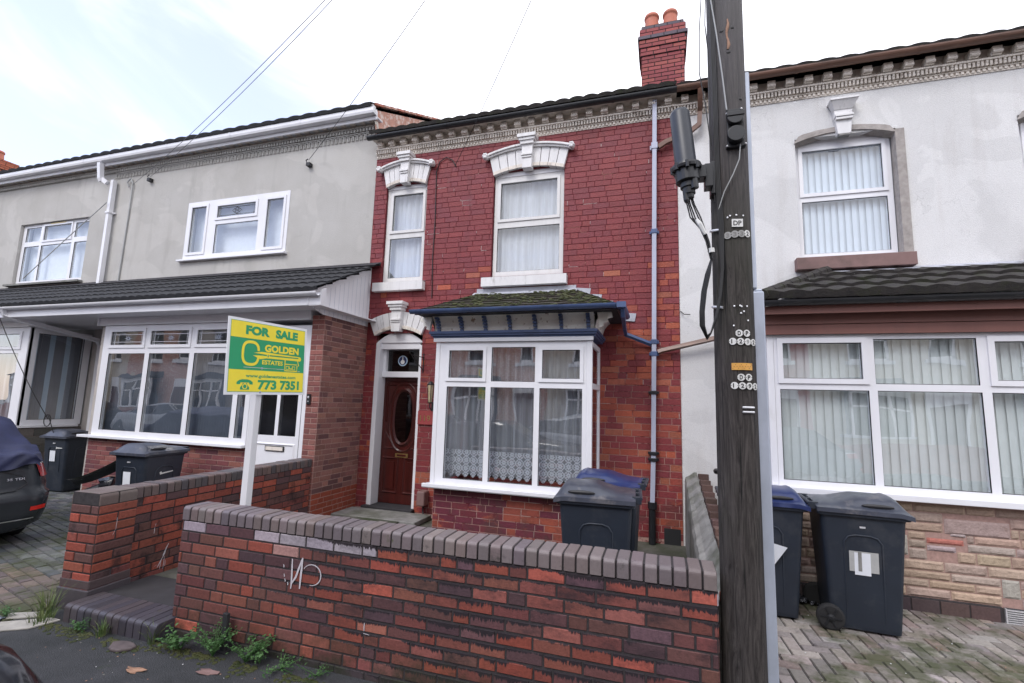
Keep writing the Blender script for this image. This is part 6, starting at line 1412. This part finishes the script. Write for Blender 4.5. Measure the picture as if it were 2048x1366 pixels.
# =================================================================== CARS
def make_car(name, label, paint, loc, rz, covered=False, badge=False):
    """rear at local x=0, nose at x=-4.5, centre line y=0, z up"""
    t = thing(name, label, 'car', (0, 0, 0))
    Wd = .90
    def outline(ins, x_r, x_f, z, n=8):
        rr_, rf_ = .34, .55; w = Wd-ins; P = []
        for (cx, cy, a0, r_) in ((x_r-rr_, w-rr_, 0, rr_), (x_f+rf_, w-rf_, 90, rf_), (x_f+rf_, -w+rf_, 180, rf_), (x_r-rr_, -w+rr_, 270, rr_)):
            for k in range(n+1):
                a = R(a0+90*k/n); P.append((cx+r_*cos(a), cy+r_*sin(a), z))
        return P
    m = MB(); m.mat(paint)
    lv = [(.12, -.10, -4.40, .20), (.03, -.03, -4.47, .27), (.0, .0, -4.5, .40), (.0, .02, -4.5, .52), (.0, .02, -4.5, .60), (.015, -.03, -4.47, .625), (.01, -.05, -4.44, .70), (.03, -.10, -4.36, .84), (.06, -.12, -4.25, .93), (.12, -.16, -4.1, .965), (.30, -.4, -3.7, .985)]
    rows = [outline(*l) for l in lv]; m.grid(rows, close_u=True); m.face(rows[-1]); m.face(rows[0][::-1])
    b = m.build('body', None, t, smooth=True)
    m = MB(); m.mat(paint)
    def roofring(x_r, x_f, w, z, r_=.22, n=5):
        P = []
        for (cx, cy, a0) in ((x_r-r_, w-r_, 0), (x_f+r_, w-r_, 90), (x_f+r_, -w+r_, 180), (x_r-r_, -w+r_, 270)):
            for k in range(n+1): a = R(a0+90*k/n); P.append((cx+r_*cos(a), cy+r_*sin(a), z))
        return P
    rows = [roofring(-.42, -3.35, .80, .955), roofring(-1.15, -2.65, .64, 1.36), roofring(-1.35, -2.45, .58, 1.41)]
    m.mat('glass_dark' if not covered else paint); m.grid(rows[:2], close_u=True); m.mat(paint); m.grid(rows[1:], close_u=True); m.face(rows[2])
    for s in (-1, 1):
        m.tube([(-.45, s*.795, .96), (-1.17, s*.635, 1.365)], .022, 6); m.tube([(-3.3, s*.79, .96), (-2.63, s*.63, 1.365)], .022, 6); m.tube([(-1.9, s*.80, .96), (-1.9, s*.62, 1.37)], .02, 6)
    m.build('cabin', None, t, smooth=True)
    for s in (-1, 1):
        m = MB(); m.mat('tail_red'); out = outline(.028, -.095, -4.36, .0)
        def band(z0, z1, k0, k1, off, mat, ins0, ins1, xr0, xr1):
            a = outline(ins0-off, xr0+off, -4.36, z0); c = outline(ins1-off, xr1+off, -4.36, z1); n_ = len(a)
            ks = [k % n_ for k in range(k0, k1+1)]; m.mat(mat).grid([[a[k] for k in ks], [c[k] for k in ks]])
        if s > 0: band(.775, .915, 3, 8, .010, 'tail_red', .018, .055, -.072, -.118)
        else: band(.745, .90, -8, -3, .008, 'tail_red', .012, .045, -.065, -.108)
        m.build('tail_light', None, t, smooth=True)
        m = MB(); m.mat('car_silver')
        if s > 0: band(.917, .928, 3, 8, .012, 'chrome', .054, .060, -.118, -.121); band(.42, .465, 1, 4, .006, 'reflector_red', .0, .0, .0, .008); band(.33, .342, -2, 2, .008, 'chrome', .012, .010, -.01, -.008)
        else: band(.42, .465, -5, -2, .006, 'reflector_red', .0, .0, .0, .008)
        m.build('reflector', None, t, smooth=True)
        m = MB(); m.mat('chrome'); m.lathe((-4.30, s*.62, .68), [(.09, 0), (.08, .03), (.02, .04)], 14, (-.9, s*.4, .2)); m.build('headlight', None, t, smooth=True)
    for x in (-.85, -3.6):
        for s in (-1, 1):
            m = MB(); m.mat('tyre').lathe((x, s*.72, .31), [(.20, 0), (.30, .01), (.32, .04), (.32, .16), (.30, .185), (.20, .186)], 26, (0, s, 0)); w = m.build('wheel', None, t, smooth=True)
            m = MB(); m.mat('car_silver').lathe((x, s*.895, .31), [(.21, 0), (.20, .008), (.06, -.01), (.03, .012)], 20, (0, s, 0)); m.build('rim', None, w)
    if badge:
        m = MB(); m.mat('chrome'); m.text('35 TDI', (-.058, .42, .765), (0, 1, 0), (-.14, 0, 1), .15, .024, .01, .004); m.build('badge', None, t)
        m = MB(); m.mat('gasket'); m.tube([(-.104, .40, .86), (-.082, .56, .80), (-.058, .60, .72), (-.03, .50, .655), (-.018, .0, .64)], .004, 5); m.build('boot_gap', None, t)
    move_tree(t, loc, rz); return t
carA = make_car('parked_car', 'dark grey saloon under a navy cover on the left driveway, 35 TDI on its boot', 'car_grey', (-6.84, 3.06, -.02), R(-4), covered=True, badge=True)
# navy car cover over cabin and boot
m = MB(); m.mat('navy_cloth'); rows = []
import mathutils
NX, NY = 90, 60
def car_top(x, y):
    if x > -.45: z = .99-.05*max(0, (x+.12)/.1 if x > -.12 else 0)
    elif x > -1.2: z = .99+(1.44-.99)*((-.45-x)/.75)**.85
    elif x > -2.6: z = 1.44
    elif x > -3.4: z = 1.44-(.46)*((-2.6-x)/.8)
    else: z = .98-.12*(-3.4-x)
    return z-.10*abs(y/.8)**3*(1 if z > 1.1 else .3)
for j in range(NY+1):
    v = -1+2*j/NY; rw = []
    for i in range(NX+1):
        x = -.13-4.2*i/NX; yb = .90 if i > 6 else .70+.032*i; s = abs(v)
        if s < .72: y = yb*s/.72*(1 if v > 0 else -1)*.94; z = car_top(x, y)
        else: y = (1 if v > 0 else -1)*(yb*.94+.05*(s-.72)/.28); z = car_top(x, yb*.9)-(s-.72)/.28*(.05+.40*min(1, max(0, (-x-.1)/1.6)))
        wr = .020*noise.noise((x*3.1+y*2.2, y*4.0, z*5.0))+.010*sin(x*9+y*16+3*noise.noise((x, y*2, 0)))
        rw.append((x, y*(1+wr*.3), z+.055+wr+.010))
    rows.append(rw)
# skirt falling over the boot lid
sk = [[] for _ in range(10)]
for j in range(NY+1):
    p = rows[j][0]; yy = p[1]; drop = .05+.34*max(0, min(1, (.80-yy)/1.1))+.015*sin(yy*14)
    for k in range(10): t_ = (k+1)/10; sk[k].append((p[0]+.03+.04*t_*drop/.2+.010*sin(yy*30+k*.7), yy, p[2]-drop*t_))
m.grid(rows); m.grid([[r_[0] for r_ in rows]]+sk)
cc = m.build('car_cover', None, None, smooth=True); tag(cc, 'crumpled navy blue cover draped over the saloon on the left driveway', 'car cover'); cc.location = (-6.84, 3.06, -.02); cc.rotation_euler = (0, 0, R(-4))
carB = make_car('parked_car', 'black car at the kerb, only the edge of its bonnet in the lower left corner', 'car_black', (-6.05, .40, -.10), R(180))
# detached car trim heaped by the porch
m = MB(); m.mat('car_black'); rows = []
for k in range(16):
    t = k/15; a = R(-20+120*t); c_ = Vector((-7.75+.55*cos(a)*1.0, 4.62+.42*sin(a), 0)); o_ = Vector((cos(a), sin(a), 0)); rows.append([tuple(c_+o_*d+Vector((0, 0, z+.10*sin(t*3)))) for d, z in ((.0, .10), (.05, .16), (.07, .26), (.06, .38), (.01, .46), (-.02, .47), (.03, .37), (.04, .26), (.02, .17))])
m.grid(rows); m.mat('chrome').tube([tuple(Vector(r_[1])+Vector((.02, -.02, -.03))) for r_ in rows[2:12]], .006, 5)
tag(m.build('car_bumper', None, None, smooth=True), 'detached glossy black car bumper lying beside the covered car', 'car part')
m = MB(); m.mat('car_grey'); rows = []
for k in range(12):
    t = k/11; rows.append([(-8.35+.75*t, 4.95+.25*t+d*.3, .35+.34*t**1.5+.10*sin(d*3+1.2)-d*.25) for d in (-.25, -.1, .05, .2, .3)])
m.grid(rows); tag(m.build('car_wing', None, None, smooth=True), 'detached dark car wing panel leaning up against the far brick base', 'car part')
m = MB(); m.mat('grey_panel'); m.prism([(-7.45, 4.78, .04), (-7.05, 4.86, .04), (-7.05, 4.92, .50), (-7.22, 4.88, .52), (-7.50, 4.82, .40)], (.01, .02, 0)); tag(m.build('grey_panel', None, None, bevel=.01), 'flat grey plastic panel propped between the bin and the black bumper', 'panel')

# =================================================================== weeds, litter, small things
def blades(m, c, n, h, spread, r, w=.006, mat='grass_leaf'):
    m.mat(mat)
    for k in range(n):
        a = r.uniform(0, 2*pi); d = Vector((cos(a), sin(a), 0)); l = h*r.uniform(.5, 1.1); b = Vector(c)+d*r.uniform(0, spread*.4); lean = r.uniform(.15, .9); s = Vector((-d.y, d.x, 0))*w*r.uniform(.6, 1.1); P = []
        for i in range(4): t = i/3; P.append(b+d*(l*lean*t*t*.8)+Vector((0, 0, l*t*(1-.25*lean*t))))
        for i in range(3): t = i/3; w0, w1 = 1-t*.8, 1-(i+1)/3*.95; m.face([P[i]-s*w0, P[i]+s*w0, P[i+1]+s*w1, P[i+1]-s*w1])
def leafy(m, c, n, rad, h, r, ls=.022, mat='weed_leaf'):
    m.mat(mat); st = max(4, n//14)
    for k in range(st):
        a = r.uniform(0, 2*pi); tip = Vector((cos(a)*rad*r.uniform(.4, 1), sin(a)*rad*r.uniform(.3, .9), h*r.uniform(.45, 1))); b = Vector(c); pts = [b+Vector((tip.x*t, tip.y*t, tip.z*(t**.7))) for t in (0, .25, .5, .75, 1)]
        m.tube(pts, [.003, .0025, .002, .0015, .001], 4)
        for q_ in range(n//st):
            t = r.uniform(.25, 1.0); p = b+Vector((tip.x*t, tip.y*t, tip.z*(t**.7)))+Vector((r.uniform(-1, 1), r.uniform(-1, 1), r.uniform(-.6, .8)))*.022
            az = r.uniform(0, 2*pi); el = r.uniform(-.4, .8); d = Vector((cos(az)*cos(el), sin(az)*cos(el), sin(el))); s = d.cross(Vector((0, 0, 1))).normalized(); l = ls*r.uniform(.5, 1.2); up = s.cross(d)*l*.12
            m.face([p, p+d*l*.4+s*l*.28+up, p+d*l*.75+s*l*.30, p+d*l, p+d*l*.75-s*l*.30, p+d*l*.4-s*l*.28+up])
rw = random.Random(21)
def plant(name, label, fn, group='weeds at the foot of the wall', cat='weed'):
    m = MB(); fn(m); return tag(m.build(name, None, None), label, cat, group)
plant('grass_tuft', 'tall pale grass tuft at the foot of the dividing wall pier', lambda m: (blades(m, (-4.58, 2.70, 0), 70, .26, .16, rw, .005), blades(m, (-4.5, 2.62, 0), 50, .13, .2, rw, .005)))
plant('grass_tuft', 'small spiky grass tuft in front of the blue brick step', lambda m: blades(m, (-3.90, 2.66, 0), 46, .12, .12, rw, .005))
plant('grass_tuft', 'thin grass tuft where the step meets the front wall', lambda m: blades(m, (-3.45, 2.70, 0), 26, .17, .08, rw, .004))
plant('weed', 'low broad leaved weed with pale leaf by the left end of the front wall', lambda m: leafy(m, (-3.20, 2.70, 0), 190, .17, .14, rw, .034))
plant('weed', 'feathery green weed at the foot of the black stump', lambda m: leafy(m, (-2.92, 2.72, 0), 420, .19, .21, rw, .018))
plant('weed', 'sprawling weed right of the black stump along the wall', lambda m: (leafy(m, (-2.66, 2.74, 0), 260, .20, .15, rw, .024), leafy(m, (-2.56, 2.76, 0), 60, .06, .20, rw, .022)))
plant('weed', 'creeping low weed farther right along the foot of the front wall', lambda m: (leafy(m, (-2.38, 2.75, 0), 170, .19, .07, rw, .018), leafy(m, (-2.12, 2.77, 0), 100, .16, .05, rw, .014)))
plant('weed', 'tiny green weed on the left driveway near the litter', lambda m: leafy(m, (-4.86, 2.60, 0), 120, .12, .07, rw, .02))
plant('weed', 'small bright weed at the middle of the step edge', lambda m: leafy(m, (-4.12, 2.65, 0), 110, .10, .08, rw, .022))
m = MB()
for k in range(900):
    t = rw.random(); x = -4.75+2.9*t; y = 2.72-abs(rw.gauss(0, .045))-(.0 if x > -3.45 else .07); 
    if noise.noise((x*3.5, 2, 0)) < -.15: continue
    s_ = rw.uniform(.005, .013); m.mat('moss_leaf').ball((x, y, .001), s_, 5, (1.3, 1.2, .6))
tag(m.build('moss', None, None), 'green moss and dirt line where the pavement meets the walls', 'moss', kind='stuff')
m = MB()
for k in range(260):
    x = rw.uniform(-4.2, -1.2); y = rw.uniform(1.3, 2.7); s_ = rw.uniform(.002, .007); m.mat(rw.choice(['litter_white', 'leaf_brown', 'concrete'])).ball((x, y, .001), s_, 5, (1, 1, .4))
for k in range(120):
    x = rw.uniform(.7, 3.2); y = rw.uniform(3.0, 5.3); s_ = rw.uniform(.002, .006); m.mat(rw.choice(['litter_white', 'leaf_brown', 'num_black'])).ball((x, y, .017), s_, 5, (1, 1, .5))
tag(m.build('grit', None, None), 'scattered grit and specks on the pavement and block paving', 'grit', kind='stuff')
def dead_leaf(c, s_, label, mat='leaf_brown', rz=0):
    m = MB(); m.mat(mat); pts = []
    for k in range(14): a = 2*pi*k/14; rr_ = s_*(1+.35*sin(a*3+rz)+.2*sin(a*5)); pts.append((c[0]+rr_*cos(a)*1.5, c[1]+rr_*sin(a)*.7, c[2]+.006+.006*sin(a*2)))
    m.prism(pts, (0, 0, .002)); return tag(m.build('dead_leaf', None, None), label, 'leaf', 'dead leaves on the pavement')
dead_leaf((-3.22, 2.42, .0), .042, 'pale crumpled dead leaf on the dark pavement, left of the weeds'); dead_leaf((-2.78, 2.56, 0), .045, 'darker brown dead leaf below the feathery weed', 'brown_sill', 1)
m = MB(); m.mat('shale').prism([(-3.58+.10*cos(a)*(1+.2*sin(3*a)), 2.58+.06*sin(a), 0) for a in [2*pi*k/11 for k in range(11)]], (0, 0, .022)); tag(m.build('stone_fragment', None, None, bevel=.008), 'broken flat stone lying in front of the step', 'stone')
m = MB(); m.mat('kerbstone'); m.prism([(-5.6, 1.95, .0), (-5.35, 1.95, 0), (-4.47, 2.53, 0), (-4.42, 2.70, 0), (-4.52, 2.70, 0)], (0, 0, .012)); m.prism([(-4.92, 2.62, 0), (-4.80, 2.56, 0), (-4.56, 2.72, 0), (-4.62, 2.78, 0)], (0, 0, .014)); tag(m.build('mortar_patch', None, None, bevel=.004), 'pale spilt cement strip between the block paving and tarmac', 'cement strip', kind='structure')
m = MB(); m.mat('litter_white'); rl_ = random.Random(3)
def crumple(m, c, s, sc=(1, 1, .4), n=7):
    rows = []
    for i in range(n+1): rows.append([(c[0]+s*sc[0]*(i/n-.5)*2, c[1]+s*sc[1]*(j/n-.5)*2, c[2]+.01+s*sc[2]*abs(noise.noise((i*.7+c[0]*9, j*.8, c[1]*3)))*1.6) for j in range(n+1)])
    m.grid(rows)
crumple(m, (-4.98, 2.50, 0), .07, (1.2, .8, .5)); m.mat('litter_red'); crumple(m, (-4.93, 2.42, 0), .045); m.mat('grey_panel'); crumple(m, (-4.86, 2.52, 0), .05)
tag(m.build('litter', None, None), 'crumpled red and white wrapper at the lower left edge', 'litter')
m = MB(); m.mat('foil'); crumple(m, (1.30, 5.26, .01), .12, (1.0, .55, .6), 12); tag(m.build('plastic_bag', None, None), 'crumpled black plastic wrapper between the two right hand bins', 'litter')
m = MB(); m.mat('rust_bracket').prism([(-2.93, 2.78, -.05), (-2.885, 2.775, -.05), (-2.88, 2.80, -.05), (-2.93, 2.805, -.05)], (-.002, .0, .30)); m.box(-2.95, -2.86, 2.76, 2.82, 0, .012); tag(m.build('metal_stump', None, None, bevel=.004), 'short black metal post stump in front of the front wall', 'post')
m = MB(); m.mat('terracotta').obox((.30, 3.06, .70), (1, .2, 0), (0, 0, 1), (0, -1, .0), .09, .05, .08); m.mat('concrete').box(.29, .40, 3.06, 3.20, 0, .70); tag(m.build('rubble_pier', None, None, bevel=.01), 'broken pale stub of brick behind the pole at the end of the front wall', 'rubble')

# =================================================================== the street behind the camera (seen only in the window reflections)
def opp_house(x0, x1, wm, label, arch):
    h = thing('facing_house', label, 'house', ((x0+x1)/2, -8.4, 0), 'houses across the street'); y = -8.4
    m = MB(); m.mat(wm); W_ = x1-x0; hs_ = [(W_*.50, W_*.78, 3.6, 5.2), (W_*.12, W_*.27, 3.6, 5.2)]
    wall_slab(m, (x1, y), (-1, 0), (0, 1), W_, 0, 6.0, .25, hs_); m.build('wall', None, h)
    m = MB(); m.mat('dark_room'); m.box(x0+.1, x1-.1, y-1.4, y-1.3, 0, 6); m.build('interior', None, h)
    for (a, b, z0, z1) in hs_:
        xa, xb = x1-b, x1-a; f = MB(); f.mat('upvc')
        for (p0, p1, q0, q1) in ((xa, xb, z0, z0+.08), (xa, xb, z1-.08, z1), (xa, xa+.07, z0, z1), (xb-.07, xb, z0, z1), (xa, xb, (z0+z1)/2-.04, (z0+z1)/2+.04)): f.box(p0, p1, y-.1, y-.04, q0, q1)
        f.box(xa-.12, xb+.12, y-.02, y+.10, z0-.16, z0-.01); f.box(xa-.12, xb+.12, y-.01, y+.07, z1+.01, z1+.28)
        w_ = f.build('window', None, h); g = MB(); g.face([(xa, y-.07, z0), (xb, y-.07, z0), (xb, y-.07, z1), (xa, y-.07, z1)]); g.build('pane', 'glass_dark', w_)
    bx0, bx1 = x0+W_*.18, x0+W_*.55; b = MB(); b.mat(wm); b.box(bx0, bx1, y, y+.75, 0, .95); b.mat('upvc').box(bx0-.05, bx1+.05, y, y+.82, .95, 1.02); b.box(bx0, bx1, y+.68, y+.75, 2.35, 2.55)
    for k in range(4): xx = bx0+(bx1-bx0-.08)*k/3; b.box(xx, xx+.08, y+.68, y+.75, 1.02, 2.35)
    b.box(bx0, bx1, y+.68, y+.75, 1.9, 1.96); b.mat('glass_dark').box(bx0+.03, bx1-.03, y+.69, y+.70, 1.02, 2.35); b.mat('blind_dark').box(bx0, bx1, y+.3, y+.32, .95, 2.5); b.mat('tile_dark').prism([(bx0-.1, y, 2.95), (bx0-.1, y, 2.56), (bx0-.1, y+.95, 2.56)], (bx1-bx0+.2, 0, 0)); b.build('bay_window', None, h)
    d = MB(); d.mat('upvc').box(x0+W_*.70, x0+W_*.92, y, y+.05, .1, 2.6); d.mat('door_wood').box(x0+W_*.72, x0+W_*.90, y+.05, y+.07, .12, 2.1); d.build('door', None, h)
    m = MB(); m.mat('tile_dark').prism([(x0, y+.35, 5.98), (x0, -13, 8.4), (x0, -13, 5.9)], (W_, 0, 0)); m.mat('cream_stone').box(x0, x1, y+.01, y+.2, 5.7, 5.95); m.build('roof', None, h)
    g = MB(); g.mat('brick_side'); g.col = (.28, .08, .06); g.box(x0+.1, x1-1.0, -6.75, -6.53, 0, .85); g.build('front_wall', None, h)
OPP = [(-39, 'red_terr', 'dark red brick, eighth to the left'), (-34.1, 'opp_cream', 'cream painted, beyond the dark red one at the far end'), (-29.2, 'gable_paint', 'pinkish orange painted, reflected in the leaded bay'), (-24.3, 'beige_render', 'beige rendered, reflected in the leaded bay'),
       (-19.4, 'red_terr', 'dark red, reflected behind the sign'), (-14.5, 'beige_render', 'beige rendered, left of the pinkish orange one'), (-9.6, 'gable_paint', 'pinkish orange painted, reflected in the lace curtained bay'), (-4.7, 'opp_cream', 'cream painted, straight behind the viewer'),
       (.2, 'red_terr', 'dark red, right of the cream one behind the viewer'), (5.1, 'opp_cream', 'cream painted, reflected in the bay with vertical blinds'), (10.0, 'beige_render', 'beige rendered, right end of the facing row')]
for k, (x_, wm_, lb_) in enumerate(OPP): opp_house(x_, x_+4.9, wm_, 'terraced house across the street, '+lb_, 0)
make_car('parked_car', 'silver car across the street, reflected low in the leaded bay', 'car_silver', (-19.5, -5.1, -.12), 0)
make_car('parked_car', 'dark grey car across the street at the far left, seen only as a reflection', 'car_grey', (-25.2, -5.1, -.12), 0)
make_car('parked_car', 'silver car parked by the far kerb, seen only as a reflection', 'car_silver', (-1.2, -5.1, -.12), 0)
make_car('parked_car', 'black car parked by the far kerb beside the silver one, seen only as a reflection', 'car_black', (-6.4, -5.1, -.12), 0)
make_car('parked_car', 'dark grey car parked by the far kerb at the right, seen only as a reflection', 'car_grey', (5.2, -5.1, -.12), 0)
